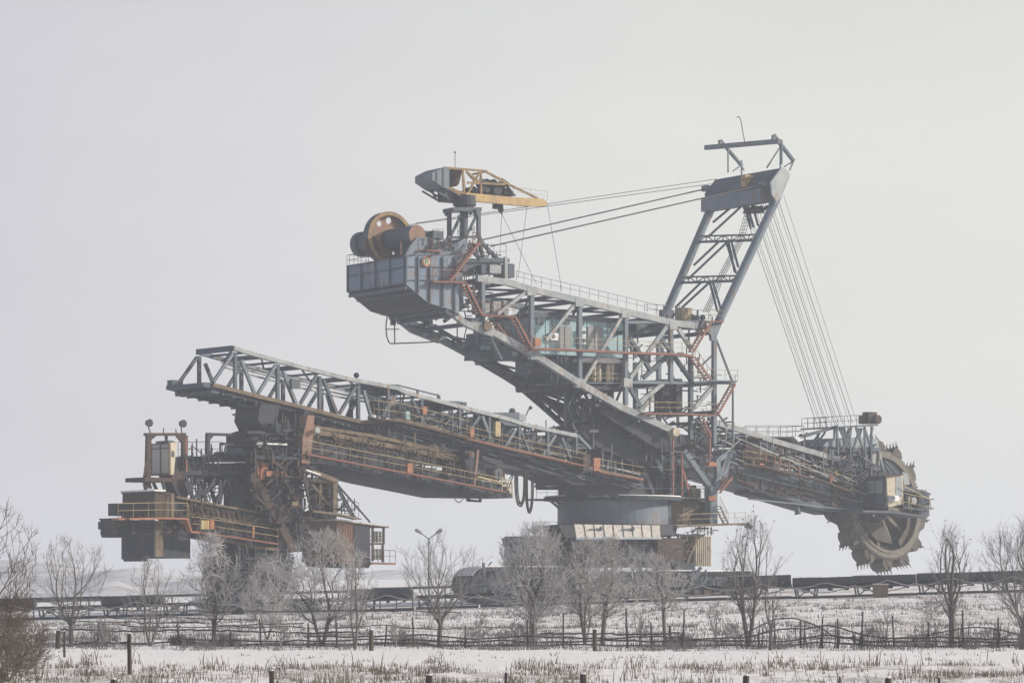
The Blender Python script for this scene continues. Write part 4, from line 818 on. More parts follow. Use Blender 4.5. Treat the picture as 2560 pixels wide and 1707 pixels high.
GREEB(BOOM, 'pipework', cE, [(700, 420), (2400, 900), (2500, 1180), (700, 760)], 2.6, 4.2, 70, 'lgrey', .6, 2.6, .04, .08, (FR.ud-Z*.3, FR.ud-Z*.3, Z))
GREEB(BOOM, 'rib_stiffeners', cE, [(860, 1000), (2400, 1250), (2400, 1400), (1100, 1180)], 2.7, 3.2, 110, 'brown', .3, 1.8, .06, .16, (FR.ud-Z*.25, FR.ud-Z*.25, Z))
GREEB(EX, 'small_fittings', cW, [(560, 480), (1040, 480), (900, 860), (640, 760)], 1.5, 3.6, 90, 'grey', .3, 1.4, .05, .12)
GREEB(EX, 'small_fittings', cW, [(640, 560), (900, 560), (880, 960), (700, 900)], 2.5, 4.2, 60, 'dark', .3, 1.4, .08, .2)

hp = MB(); PR(hp, cW, [(1035, 560), (1090, 585), (1150, 640), (1180, 695), (1045, 705)], 1.9, 1.6); hp.build('wheel_shadow_cover', 'dark', EX)  # dark cover painted in for the shadow inside the wheel's upper half
hp = MB(); PR(hp, cW, [(1186, 660), (1235, 680), (1250, 770), (1200, 775)], 2.6, 2.4); hp.build('cover_panel', 'lgrey', EX)
hp = MB(); SEG(hp, cW, [(1040, 570, 1150, 690), (1050, 620, 1100, 700), (1200, 785, 1420, 850), (1195, 830, 1400, 870), (1230, 780, 1230, 960), (1320, 830, 1330, 1000), (1000, 560, 1040, 700)], .16, .2, 3.2); hp.build('cover_strut', 'slate', EX)
GREEB(EX, 'small_fittings', cW, [(1195, 790), (1400, 840), (1400, 1010), (1195, 970)], 4.6, 6.3, 50, 'slate', .2, 1.0, .05, .14)
GREEB(EX, 'small_fittings', cW, [(700, 960), (1060, 980), (1000, 1080), (760, 1080)], 0.5, 2.2, 30, 'dark', .3, 1.4, .1, .25)
# ================================================================ CONNECTING BRIDGE
FR = FB = Frame(1600, 296, 40)
BW_ = 2.9
bx = P(cL2, 1500, 960, 0)
BR = thing('conveyor_bridge', 'long sloping grey lattice conveyor bridge from the excavator down over the rusty support machine', 'conveyor bridge', (bx.x, bx.y, bx.z))
TOP = [cL1(*p) for p in ((672, 112), (930, 188), (1290, 285), (1720, 392), (2180, 480))]+[cL2(*p) for p in ((240, 270), (530, 346), (720, 396), (1050, 480), (1270, 548), (1680, 635))]
BOT = [cL1(*p) for p in ((480, 446), (540, 462), (900, 555), (1270, 645), (1640, 740), (1850, 790))]+[cL2(*p) for p in ((200, 505), (540, 585), (770, 655), (1080, 735), (1740, 890), (1860, 925), (2230, 1005))]
for sgn in (1, -1):
    t = MB()
    L = [PU(cP, x, y, BW_) for x, y in TOP]
    for a, b in zip(L, L[1:]): t.beam(FR.w(a[0], sgn*BW_, a[2]), FR.w(b[0], sgn*BW_, b[2]), .42, .36)
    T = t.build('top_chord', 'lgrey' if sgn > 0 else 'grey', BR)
    t = MB(); L = [PU(cP, x, y, BW_) for x, y in BOT]
    for a, b in zip(L, L[1:]): t.beam(FR.w(a[0], sgn*BW_, a[2]), FR.w(b[0], sgn*BW_, b[2]), .4, .34)
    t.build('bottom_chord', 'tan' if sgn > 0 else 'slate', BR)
    t = MB()
    for c, x, y0, y1 in ((cL1, 690, 150, 500), (cL1, 1080, 260, 600), (cL1, 1465, 370, 700), (cL1, 1820, 450, 780), (cL2, 100, 240, 480), (cL2, 700, 400, 640), (cL2, 1200, 530, 760), (cL2, 380, 330, 560), (cL2, 1680, 640, 870), (cL2, 950, 480, 700), (cL2, 1440, 600, 830)):
        p, q = PU(c, x, y0, BW_), PU(c, x, y1, BW_); t = MB(); t.beam(FR.w(p[0], sgn*BW_, p[2]), FR.w(q[0], sgn*BW_, q[2]), .30, .30); t.build('truss_post', 'slate', T)
    for c, x0, y0, x1, y1 in ((cL1, 670, 160, 490, 420), (cL1, 745, 220, 870, 530), (cL1, 1060, 270, 900, 530), (cL1, 1130, 320, 1250, 620), (cL1, 1440, 360, 1290, 620), (cL1, 1500, 400, 1630, 720), (cL1, 1800, 460, 1650, 710), (cL1, 1870, 500, 1950, 780), (cL1, 2170, 540, 2040, 740), (cL2, 870, 470, 790, 580), (cL2, 890, 470, 960, 650), (cL2, 1165, 590, 1075, 740), (cL2, 1505, 630, 1390, 815), (cL2, 1560, 650, 1640, 850), (cL2, 1690, 630, 1800, 745), (cL2, 1960, 830, 1940, 920), (cL2, 130, 300, 60, 470), (cL2, 300, 330, 420, 560), (cL2, 1200, 560, 1290, 780)):
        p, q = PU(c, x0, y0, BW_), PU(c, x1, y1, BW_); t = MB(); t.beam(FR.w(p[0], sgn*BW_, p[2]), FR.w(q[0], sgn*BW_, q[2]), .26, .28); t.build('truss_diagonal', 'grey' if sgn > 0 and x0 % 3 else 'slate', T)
t = MB()
for i, (x, y) in enumerate(TOP):
    u, v, z = PU(cP, x, y, BW_); t.beam(FR.w(u, BW_, z), FR.w(u, -BW_, z), .3, .42 if i else .5)
for a, b in zip(TOP, TOP[1:]):
    p, q = PU(cP, *a, BW_), PU(cP, *b, BW_)
    for f in (.5,): u = p[0]*(1-f)+q[0]*f; z = p[2]*(1-f)+q[2]*f; t.beam(FR.w(u, BW_, z), FR.w(u, -BW_, z), .18, .2)
    t.beam(FR.w(p[0], BW_, p[2]), FR.w(q[0], -BW_, q[2]), .16)
t.build('roof_cross_beam', 'slate', BR)
t = MB(); 
for dz in (1.0, 1.35):
    L = [PU(cP, x, y, 1.0) for x, y in TOP[:6]]
    for v in (.9, -.9):
        LL = [FR.w(a[0], v, a[2]-dz-.2) for a in L]
        for a, b in zip(LL, LL[1:]): t.beam(a, b, .12, .16)
t.build('inner_rail', 'lgrey', BR)
t = MB()   # belt bottom and flanks
L = [PU(cP, x, y, BW_) for x, y in BOT]
for a, b in zip(L, L[1:]):
    t.loft([FR.w(a[0], BW_-.1, a[2]-.1), FR.w(a[0], -BW_+.1, a[2]-.1), FR.w(a[0], -BW_+.1, a[2]-.55), FR.w(a[0], BW_-.1, a[2]-.55)], [FR.w(b[0], BW_-.1, b[2]-.1), FR.w(b[0], -BW_+.1, b[2]-.1), FR.w(b[0], -BW_+.1, b[2]-.55), FR.w(b[0], BW_-.1, b[2]-.55)])
t.build('bridge_floor', 'dark', BR)
t = MB(); PR(t, cL1, [(400, 425), (480, 425), (600, 472), (600, 510), (400, 462)], BW_, -BW_-.3)
a = P(cL1, 105, 440, -BW_-.1); t.box(a+FR.ud*.4, FR.ud*.6, FR.vd*.4, Z*.35); t.beam(a+FR.ud*.6, a+FR.ud*.7-Z*1.1, .35, .35); t.build('tail_end_plate', 'slate', BR)
t = MB(); PR(t, cL2, [(0, 500), (540, 605), (1080, 755), (1740, 900), (1830, 930), (2230, 1010), (2260, 1060), (1800, 1050), (1640, 1040), (1500, 965), (1170, 920), (850, 880), (400, 800), (0, 700)], BW_-.3, -BW_+.5); t.build('bridge_girder', 'dark', BR)
t = MB(); PR(t, cL2, [(60, 330), (380, 400), (700, 470), (1080, 560), (1650, 720), (1650, 830), (1080, 700), (560, 560), (60, 440)], .6, -1.6); t.build('enclosed_belt', 'slate', BR)
t = MB()
for i in range(56): x = 100+i*28; y = 410+i*8.2; LN(t, cL2, [(x, y), (x+28, y+60)], .16, .2, 1.4) if i % 2 == 0 else LN(t, cL2, [(x, y-30), (x, y+50)], .1, .1, 1.2)
t.build('belt_idler', 'grey', BR)
t = MB()
for i in range(80):
    f = R.random(); x = f*1700; y = 330+f*380+R.uniform(-20, 130); a = P(cL2, x, y, R.uniform(.5, 2.6)); t.beam(a, a+R.choice((FR.ud-Z*.25, Z, FR.ud+Z*.7, FR.vd))*R.uniform(.4, 1.6), R.uniform(.07, .18))
kind(t.build('bridge_equipment', 'slate', BR), 'stuff')
t = MB(); LN(t, cL2, [(1080, 690), (1760, 850), (2220, 960)], .12, .12, BW_-.5); LN(t, cL2, [(850, 880), (1100, 930), (1500, 1000), (1800, 1060)], .25, .3, -1); t.build('cable_tray', 'lgrey', BR)
t = MB()   # ribs under the floor
for k in range(44):
    f = k/43*(len(BOT)-1); i = min(int(f), len(BOT)-2); f -= i; p, q = PU(cP, *BOT[i], BW_), PU(cP, *BOT[i+1], BW_); u = p[0]*(1-f)+q[0]*f; z = p[2]*(1-f)+q[2]*f
    t.beam(FR.w(u, BW_, z-.62), FR.w(u, -BW_, z-.62), .16, .2)
for v in (-1.6, 0, 1.6):
    for p, q in zip(L, L[1:]): t.beam(FR.w(p[0], v, p[2]-.66), FR.w(q[0], v, q[2]-.66), .12, .16)
t.build('floor_rib', 'slate', BR)
GREEB(BR, 'pipework', cL2, [(-100, 470), (2200, 1000), (2200, 1090), (-100, 640)], BW_-.2, BW_+.3, 150, 'slate', .4, 3.0, .05, .12, (FR.ud-Z*.22, FR.ud-Z*.22, Z))
GREEB(BR, 'pipework', cL2, [(0, 280), (1700, 660), (1700, 860), (0, 480)], -1.5, 2.4, 170, 'slate', .3, 1.6, .06, .15)
GREEB(BR, 'brackets', cL2, [(0, 400), (1700, 780), (1700, 860), (0, 490)], 1, 2.9, 90, 'brown', .3, 1.2, .06, .15)
GREEB(BR, 'conduits', cL2, [(0, 330), (1700, 700), (1700, 840), (0, 470)], 1, 2.9, 70, 'lgrey', .3, 1.4, .03, .07)
# walkway along the near side
wv = BW_+.8
WALK(BR, cL2, [(-40, 490), (200, 520), (540, 605), (770, 665)], wv, 'brown', 'yrail', .9, .2, 1.6, 1.2)
WALK(BR, cL2, [(740, 662), (1080, 742), (1740, 890)], wv, 'orange', 'yrail', .9, .16, 1.15, 3.5, r=.028)
WALK(BR, cL2, [(1850, 935), (2000, 965), (2230, 1005)], wv, 'orange', 'yrail', .9, .18, 1.15, 3, r=.028)
for c, x0, y0, x1, y1, mm in ((cL2, 392, 390, 430, 455, 'orangeb'), (cL2, 790, 575, 826, 650, 'orangeb'), (cL2, 1005, 515, 1048, 640, 'yrail'), (cL2, 1830, 820, 1885, 940, 'orangeb'), (cL2, 252, 430, 285, 500, 'teal'), (cL1, 1210, 400, 1290, 480, 'slate')):
    b = MB(); BX(b, c, x0, y0, x1, y1, wv-.5, wv-.9); b.build('switch_box', mm, BR)
b = MB(); PR(b, cL2, [(50, 200), (180, 205), (180, 262), (50, 230)], 2.6, -2.4); PR(b, cL2, [(560, 342), (710, 345), (710, 400), (560, 370)], 2.4, -2.4); BX(b, cL2, 725, 352, 762, 385, 1.5, .5); PR(b, cL2, [(1010, 440), (1205, 438), (1205, 560), (1080, 545), (1010, 470)], 3.0, -.6); q = P(cL2, 1145, 430, 1.5); b.ball(q, .35, 8)
b.build('drive_cover', 'slate', BR)
b = MB(); PR(b, cL2, [(1205, 450), (1262, 460), (1262, 510), (1205, 505)], 3.0, 1); b.build('drive_guard', 'lgrey', BR)
b = MB(); LN(b, cL2, [(180, 210), (530, 298)], .1, .14, BW_); LN(b, cL2, [(350, 250), (350, 290)], .2, .2, BW_); LN(b, cL2, [(530, 298), (530, 370)], .2, .2, BW_); LN(b, cL2, [(180, 210), (180, 262)], .15, .15, BW_); b.build('raised_rail', 'slate', BR)
b = MB(); LN(b, cL2, [(1258, 470), (1275, 430), (1290, 400)], .1, .1, BW_); b.ball(P(cL2, 1298, 400, BW_), .2, 8); b.build('floodlight', 'slate', BR)
b = MB(); q = P(cL1, 1805, 360, 1.0); b.ball(q, .28, 8); b.tube(q-Z*.8, q, .06, 5); b.build('floodlight', 'dark', BR)
b = MB(); BX(b, cL2, 1740, 790, 1800, 930, wv+.3, 1.5); b.build('hinge_post', 'brown', BR)
b = MB(); PR(b, cL2, [(1550, 950), (2250, 1040), (2260, 1150), (1800, 1150), (1700, 1040)], 1.5, -2); b.build('bridge_seat', 'dark', BR)
# ================================================================ SUPPORT MACHINE (left)
FR = FC = Frame(690, 262, 38)
SC = thing('conveyor_support_machine', 'rust brown loading machine on the left carrying cab, bins and belts under the bridge', 'mining machine', (FC.o.x, FC.o.y, ground_z(FC.o.x, FC.o.y)))
# lower transfer boom
t = MB(); tv = 2.4
PR(t, cL2, [(-640, 660), (0, 790), (250, 860), (1080, 1060), (1150, 1130), (1150, 1158), (600, 1150), (380, 1105), (0, 1030), (-640, 880)], tv-.3, -tv+.6); TB = t.build('transfer_boom', 'dark', SC)
t = MB(); LN(t, cL2, [(-850, 560), (-400, 620), (0, 700), (700, 835)], .3, .42, 1.2); LN(t, cL2, [(-800, 520), (0, 640), (520, 760)], .25, .3, .4); t.build('belt_rail', 'tan', TB)
t = MB(); PR(t, cL2, [(-840, 540), (0, 640), (740, 770), (740, 870), (0, 790), (-840, 700)], .1, -2); t.build('belt_enclosure', 'brown', TB)
t = MB(); PR(t, cL2, [(-700, 560), (0, 690), (740, 830), (740, 920), (0, 830), (-700, 680)], 1.0, .7); t.build('belt_underside', 'dark', TB)
t = MB()
for i in range(11): x = -760+i*138; y = 560+i*22; LN(t, cL2, [(x, y), (x, y+90)], .14, .16, 1.6)
for i in range(30): x = -560+i*42; y = 755+i*9; LN(t, cL2, [(x+22, y), (x, y+45)], .1, .12, 1.9)
t.build('idler_frame', 'brown', TB)
w2 = WALK(TB, cL2, [(-600, 790), (0, 905), (250, 950), (1070, 1108)], tv+.7, 'orange', 'yrail', .9, .18, 1.15, 1.6)
b = MB(); BX(b, cL2, 266, 865, 310, 945, tv+1.2, tv+.8); b.build('switch_box', 'orangeb', TB)
b = MB(); BX(b, cL2, 745, 760, 820, 1000, 2.2, -1.4); b.build('end_tower', 'dark', TB)
b = MB(); LN(b, cL2, [(855, 755), (823, 1055)], .2, .24, 3); BX(b, cL2, 785, 770, 825, 815, 2.6, 2.3); b.build('end_post', 'corr', TB)
b = MB(); PR(b, cL2, [(850, 920), (950, 940), (950, 1010), (850, 990)], 0, -1.5); q = P(cL2, 980, 960, 0); b.tube(q+FR.vd, q-FR.vd, .6, 14); BX(b, cL2, 960, 1020, 1060, 1090, 2.2, 1); b.build('belt_pulley', 'slate', TB)
b = MB(); SEG(b, cL2, [(760, 1175, 880, 1185), (770, 1155, 790, 1185), (870, 1155, 880, 1185)], .18, .2, 0); b.path([P(cL2, 660+i*8, 1165+28*sin(pi*i/9), 0) for i in range(10)], .05, 4); b.path([P(cL2, 70+i*5, 1050+12*sin(pi*i/9), 0) for i in range(10)], .04, 4); b.build('scraper', 'dark', TB)
r = MB(); SEG(r, cL2, [(1060, 980, 1060, 1100), (1085, 1010, 1130, 1120), (1090, 1000, 1140, 1020), (1140, 1020, 1145, 1150), (1100, 1090, 1150, 1060)], .09, .1, 2.5); SEG(r, cL2, [(840, 975, 1060, 1030)], .14, .2, 3); r.build('end_railing', 'yrail', TB)
# tower
t = MB()
PR(t, cL3, [(1270, -60), (1420, -60), (1410, 30), (1385, 60), (1400, 85), (1545, 85), (1600, 40), (1620, -20), (1680, -10), (1680, 60), (1600, 330), (1600, 1080), (1400, 1080), (1380, 800), (1200, 700), (1200, 340), (1190, 160), (1290, 130), (1255, 60)], 1.8, -2.2)
TW = t.build('support_tower', 'dark', SC)
t = MB(); BX(t, cL3, 1230, -60, 1260, -30, 1.5, -1.5); PR(t, cL3, [(1215, 0), (1290, 0), (1290, 18), (1215, 12)], 1, -2.5); t.build('bridge_bearing', 'dark', TW)
t = MB(); PR(t, cL3, [(1640, 20), (1690, 30), (1680, 180), (1660, 400), (1590, 400), (1600, 200)], 3.0, 1.6); t.build('tower_leg', 'corr', TW)
t = MB(); LN(t, cL3, [(1195, 480), (1330, 700), (1525, 1070)], .55, .75, 2.8); t.build('inclined_strut', 'brown', TW)
t = MB(); SEG(t, cL3, [(1510, 630, 1405, 790), (1190, 600, 1330, 740), (1360, 370, 1460, 450), (1400, 480, 1310, 570), (1590, 420, 1650, 700), (1430, 480, 1580, 740), (1560, 380, 1570, 460)], .18, .2, 3.0); t.path([P(cL3, x, y, 2.5) for x, y in ((1565, 370), (1560, 420), (1590, 480), (1630, 560), (1640, 650))], .12, 6); t.build('tower_brace', 'brown', TW)
t = MB(); PR(t, cL3, [(1225, 370), (1255, 385), (1290, 500), (1260, 500)], 2.6, 2.3); BX(t, cL3, 1285, 390, 1335, 440, 2.6, 2.2); PR(t, cL3, [(1275, 440), (1305, 440), (1305, 525), (1275, 525)], 2.7, 2.2); BX(t, cL3, 1315, 455, 1480, 495, 2.8, 2.4); t.build('red_gearbox_guard', 'orangeb', TW)
t = MB(); BX(t, cL3, 1170, 148, 1310, 165, 3, 1.5); BX(t, cL3, 1200, 165, 1310, 215, 2.5, 1); BX(t, cL3, 1320, 165, 1520, 178, 2.3, 1.9); BX(t, cL3, 1240, 340, 1600, 360, 3.0, 2); BX(t, cL3, 1350, 90, 1560, 160, 2.1, 1.7); t.build('tower_gallery', 'dark', TW)
t = MB()
for i in range(90):
    a = P(cL3, R.uniform(1190, 1680), R.uniform(150, 780), R.uniform(1.8, 3.2)); t.beam(a, a+R.choice((FR.ud, Z, FR.ud, Z, FR.vd))*R.uniform(.4, 1.8), R.uniform(.05, .13))
kind(t.build('tower_pipework', 'dark', TW), 'stuff')
t = MB(); BX(t, cL3, 1520, 675, 1565, 725, 3.3, 3.0); BX(t, cL3, 1490, 650, 1500, 700, 3.3, 3.0); t.build('control_box', 'tan', TW)
for x, y, rr in ((1250, 245, .3), (1700, 140, .28)):
    t = MB(); q = P(cL3, x, y, 3.2); t.tube(q, q+FR.vd*.35, rr*.6, 12, rr); t.build('floodlight', 'lgrey', TW)
s = MB(); BX(s, cL3, 1325, 240, 1480, 250, 3.0, 2); PR(s, cL3, [(1630, 440), (1740, 480), (1740, 490), (1630, 452)], 3.5, 2.5); s.build('snow_ledge', 'snow', TW)
# pedestal column
t = MB(); BX(t, cL3, 1080, 540, 1150, 740, 1.5, -.5); PR(t, cL3, [(1090, 1030), (1120, 1040), (1160, 1120), (1100, 1120)], 1.5, -2); PR(t, cL3, [(1160, 1040), (1230, 1050), (1225, 1120), (1180, 1120)], 1, -2)
PR(t, cL3, [(1240, 1050), (1500, 1070), (1480, 1130), (1090, 1130), (1090, 1110), (1240, 1115)], 2.2, -2.2); PR(t, cL3, [(1080, 1115), (1540, 1115), (1500, 1300), (1440, 1480), (1110, 1480), (1060, 1250)], 2.6, -2.6); PED = t.build('pedestal', 'dark', SC)
t = MB(); 
for y in (1130, 1200, 1290, 1360): BX(t, cL3, 1070, y, 1460, y+12, 2.9, 2.5)
t.build('pedestal_band', 'brown', PED)
t = MB(); q = P(cP, 655, 1500, 0); q.z = 0
for sx in (-3.2, 3.2):
    a = Vector((q.x, q.y, ground_z(q.x, q.y)+.7))+FR.vd*sx; t.beam(a-FR.ud*4, a+FR.ud*4, 1.3, 1.3, FR.vd)
t.build('skid_foot', 'dark', SC)
# upper deck with portal
t = MB(); PR(t, cL3, [(605, 345), (1000, 335), (1010, 318), (1200, 318), (1200, 480), (1080, 540), (1020, 540), (940, 505), (700, 500), (605, 470)], .6, -2.6); UD = t.build('upper_deck', 'dark', SC)
t = MB(); LN(t, cL3, [(850, 392), (1150, 388)], .3, .12, .8); t.build('snow_ledge', 'snow', UD); t = MB(); LN(t, cL3, [(640, 470), (1200, 470)], .25, .4, .8); t.build('deck_pipe', 'dark', UD)
r = MB(); RAIL(r, [P(cL3, x, y, .6) for x, y in ((635, 345), (860, 342), (960, 340))], 1.3, 1.5); SEG(r, cL3, [(690, 300, 755, 268), (755, 268, 830, 330)], .06, .06, 1); r.build('handrail', 'brown', UD)
r = MB(); BX(r, cL3, 1130, 275, 1195, 340, 1, -1); q = P(cL3, 1050, 320, 0)
for i in range(6): LN(r, cL3, [(1060+i*14, 280), (1060+i*14, 330)], .1, .1, 1)
BX(r, cL3, 1010, 305, 1140, 320, 1, -1); r.build('hydraulic_pack', 'slate', UD)
t = MB(); LN(t, cL3, [(855, 170), (1195, 178)], .3, .25, 1.5); LN(t, cL3, [(865, 165), (862, 330)], .4, .3, 1.5); LN(t, cL3, [(900, 180), (868, 215)], .2, .2, 1.5); LN(t, cL3, [(862, 240), (885, 330)], .14, .14, 1.5); LN(t, cL3, [(975, 245), (1200, 250)], .6, .22, 1.4); LN(t, cL3, [(1005, 260), (990, 330)], .14, .14, 1.5); LN(t, cL3, [(1145, 175), (1145, 195)], .1, .1, 1.5); t.build('davit_frame', 'dark', UD)
t = MB(); PR(t, cL3, [(390, 160), (698, 160), (698, 182), (390, 182)], .9, .4); LN(t, cL3, [(406, 180), (400, 440), (402, 590)], .38, .42, .65); LN(t, cL3, [(684, 180), (680, 700)], .38, .5, .65); PR(t, cL3, [(418, 182), (470, 182), (418, 225)], .8, .5); PR(t, cL3, [(625, 182), (672, 182), (672, 240)], .8, .5)
SEG(t, cL3, [(388, 380, 370, 510), (370, 510, 380, 590), (406, 540, 430, 590)], .12, .14, .8); BX(t, cL3, 380, 505, 590, 535, 1.4, -2); PR(t, cL3, [(580, 470), (625, 430), (690, 520), (690, 690), (640, 660)], 1.2, -1); LN(t, cL3, [(525, 120), (520, 160)], .07, .07, .6); LN(t, cL3, [(618, 130), (620, 160)], .07, .07, .6); PF = t.build('cab_portal', 'brown', SC)
t = MB(); SEG(t, cL3, [(700, 370, 700, 460), (695, 200, 700, 330)], .08, .14, 1.3); t.build('portal_edge', 'orange', PF)
for x, y, x2 in ((395, 85, 422), (656, 90, 664)):
    t = MB(); q = P(cL3, x, y, .6); t.tube(q+FR.vd*.1, q+FR.vd*.45, .28, 12, .36); t.tube(P(cL3, x2, 160, .6), q, .06, 5); t.build('floodlight', 'dark', PF)
t = MB(); PR(t, cL3, [(577, 235), (625, 232), (603, 480), (577, 485)], 1.4, -1.75); HC = t.build('hanging_cab', 'cream', SC, 'hanging glazed cream cab under the steel portal')
u0, v0, z0 = PU(cL3, 577, 485, 1.4); _, _, z1 = PU(cL3, 577, 245, 1.4)
t = MB(); t.loft([FR.w(u0-.03, v, z) for v, z in ((1.2, z1), (-1.6, z1), (-1.6, z0+.2), (1.2, z0+.2))], [FR.w(u0-.1, v, z) for v, z in ((1.2, z1), (-1.6, z1), (-1.6, z0+.2), (1.2, z0+.2))]); t.build('cab_glazing', mat('sky reflecting cab glass', (.38, .37, .35), rough=.35), HC)
t = MB()
for v in (1.3, -.1, -1.7): t.beam(FR.w(u0-.12, v, z0), FR.w(u0-.12, v, z1+.2), .1)
for z in (z0+.1, (z0+z1)/2+1, z1+.05): t.beam(FR.w(u0-.12, 1.35, z), FR.w(u0-.12, -1.75, z), .1)
t.build('window_frame', 'tan', HC)
t = MB(); BX(t, cL3, 588, 300, 608, 345, 1.45, 1.41); t.build('cab_window', 'glass', HC)
t = MB(); PR(t, cL3, [(540, 180), (556, 180), (556, 232), (540, 232)], .4, .2); PR(t, cL3, [(566, 218), (590, 218), (620, 232), (566, 235)], 1, -1.3); t.build('cab_hanger', 'slate', HC)
# truss legs under the deck
t = MB(); SEG(t, cL3, [(700, 500, 760, 700), (740, 500, 740, 690), (770, 510, 860, 700), (920, 510, 830, 660), (1000, 520, 930, 700), (1020, 530, 1080, 740), (720, 690, 850, 600), (790, 500, 800, 700), (960, 520, 960, 710), (690, 540, 720, 640), (590, 540, 640, 650), (520, 540, 530, 600)], .2, .24, 1.6, 1)
for i in range(40):
    a = P(cL3, R.uniform(760, 960), R.uniform(510, 680), R.uniform(-1.5, 1.5)); t.path([a, a+Vector((R.uniform(-.7, .7), R.uniform(-.7, .7), R.uniform(-.8, .8))), a+Vector((R.uniform(-.8, .8), R.uniform(-.7, .7), R.uniform(-1.2, .2)))], .05, 4)
t.build('deck_truss', 'dark', SC)
t = MB(); RAIL(t, [P(cL3, 950, 700, 1), P(cL3, 1200, 720, 1)], 1.6, .8, .04); t.build('handrail', 'slate', SC)
# bins
t = MB(); PR(t, cL3, [(457, 615), (535, 620), (535, 812), (457, 812)], 2.4, -3.2); BIN = t.build('ballast_bin', 'brown', SC)
t = MB(); PR(t, cL3, [(535, 622), (606, 632), (606, 812), (535, 812)], 2.2, -2.6); t.build('bin_panel', 'tan', BIN)
t = MB(); PR(t, cL3, [(452, 597), (540, 600), (540, 612), (452, 610)], 2.5, -3.4); t.build('bin_lid_snow', 'snow', BIN)
t = MB(); SEG(t, cL3, [(457, 614, 457, 812), (575, 628, 575, 812), (455, 614, 606, 630)], .12, .12, 2.45); u0, _, z0 = PU(cL3, 457, 615, 2.4); t.beam(FR.w(u0-.05, 2.4, z0), FR.w(u0-.05, -3.2, z0), .14); t.build('bin_frame', 'brown', BIN)
t = MB(); PR(t, cL3, [(460, 838), (520, 838), (520, 1118), (460, 1118)], 2.0, -3.4); CH = t.build('discharge_chute', 'tan', SC)
u0, _, z0 = PU(cL3, 460, 1118, 2.0); _, _, z1 = PU(cL3, 460, 830, 2.0)
t = MB(); t.loft([FR.w(u0-.05, v, z) for v, z in ((2, z1), (-3.6, z1), (-3.6, z0-.2), (-3.3, z0-.2), (-3.2, z0-.4), (.8, z0-.4), (.8, z0), (2, z0))], [FR.w(u0-.15, v, z) for v, z in ((2, z1), (-3.6, z1), (-3.6, z0-.2), (-3.3, z0-.2), (-3.2, z0-.4), (.8, z0-.4), (.8, z0), (2, z0))]); t.build('chute_skirt', 'dark', CH)
t = MB(); BX(t, cL3, 520, 900, 730, 1130, 1.4, -2.6); BX(t, cL3, 520, 840, 740, 905, 1.2, -2.6); t.build('chute_box', 'dark', SC)
t = MB(); PR(t, cL3, [(545, 930), (580, 900), (590, 915), (560, 945)], 2.3, 2.0); t.build('chute_arm', 'tan', SC)
t = MB(); BX(t, cL3, 150, 830, 270, 950, 0, -2.6); BX(t, cL3, 160, 705, 235, 800, -.5, -2); t.build('tail_motor', 'dark', SC)
t = MB(); BX(t, cL3, 140, 935, 260, 968, 0, -2.2); BX(t, cL3, 60, 845, 150, 905, -2.4, -3.4); t.build('tail_frame', 'dark', SC)
# belt boom of the support machine
t = MB(); PR(t, cL3, [(606, 660), (700, 680), (1000, 735), (1390, 800), (1430, 860), (1430, 1070), (1200, 1040), (1000, 1000), (790, 960), (700, 900), (606, 820)], 1.6, -1.4); BB = t.build('belt_boom', 'dark', SC)
t = MB()
for i in range(17): x = 720+i*42; y = 700+i*9; LN(t, cL3, [(x, y), (x+24, y+70)], .18, .3, 1.9); 
t.build('idler_roller', 'brown', BB)
t = MB(); LN(t, cL3, [(620, 655), (1000, 730), (1400, 800)], .2, .2, 1.9); LN(t, cL3, [(700, 780), (1060, 840), (1400, 880)], .16, .2, 2.0); LN(t, cL3, [(790, 965), (1000, 995), (1200, 1040), (1420, 1065)], .3, .25, 2.4); t.build('boom_stringer', 'tan', BB)
WALK(SC, cL3, [(150, 828), (500, 820), (690, 824)], 3.0, 'orangeb', 'yrail', 1.0, .22, 1.25, 1.8)
WALK(SC, cL3, [(690, 824), (722, 925), (790, 930)], 3.0, 'orangeb', 'yrail', .8, .22, 1.2, 1.6)
WALK(SC, cL3, [(790, 930), (1000, 960), (1390, 1020)], 3.0, 'orange', 'yrail', .9, .18, 1.2, 2.6)
WALK(SC, cL3, [(100, 826), (150, 828)], 1.0, 'brown', 'brown', 3.4, .2, 1.2, .8)
for x0, x1, mm in ((885, 915, 'orangeb'), (845, 858, 'yellow'), (862, 876, 'yellow'), (815, 842, 'yrail')):
    b = MB(); BX(b, cL3, x0, 835, x1, 905, 3.5, 3.1); b.build('switch_box', mm, BB)
b = MB(); LN(b, cL3, [(1218, 885), (1214, 970)], .16, .18, 3.4); b.build('rail_post', 'orangeb', BB)
# right frame and sheds
t = MB(); LN(t, cL3, [(1640, 450), (1860, 535)], .6, .4, 2.8); LN(t, cL3, [(1620, 520), (1850, 535)], .4, .4, 2.6); LN(t, cL3, [(1845, 530), (1840, 780)], .38, .42, 2.8); SEG(t, cL3, [(1735, 540, 1730, 770), (1640, 520, 1830, 760)], .2, .24, 2.4); RF = t.build('shed_gantry', 'tan', SC)
t = MB(); LN(t, cL3, [(1800, 540), (1795, 770)], 1.6, 1.0, 0); LN(t, cL3, [(1690, 540), (1690, 770)], 1.0, .6, -1); t.build('gantry_duct', 'dark', RF)
for sg_ in ((1860, 545, 2010, 830), (1850, 560, 1990, 830), (1865, 555, 2120, 850)):
    t = MB(); SEG(t, cL3, [sg_], .12, .14, 2.8); t.build('gantry_stay', 'dark', RF)
WALK(SC, cL3, [(1655, 765), (1850, 790), (2010, 822)], 3.2, 'tan', 'brown', 1.0, .25, 1.3, .9)
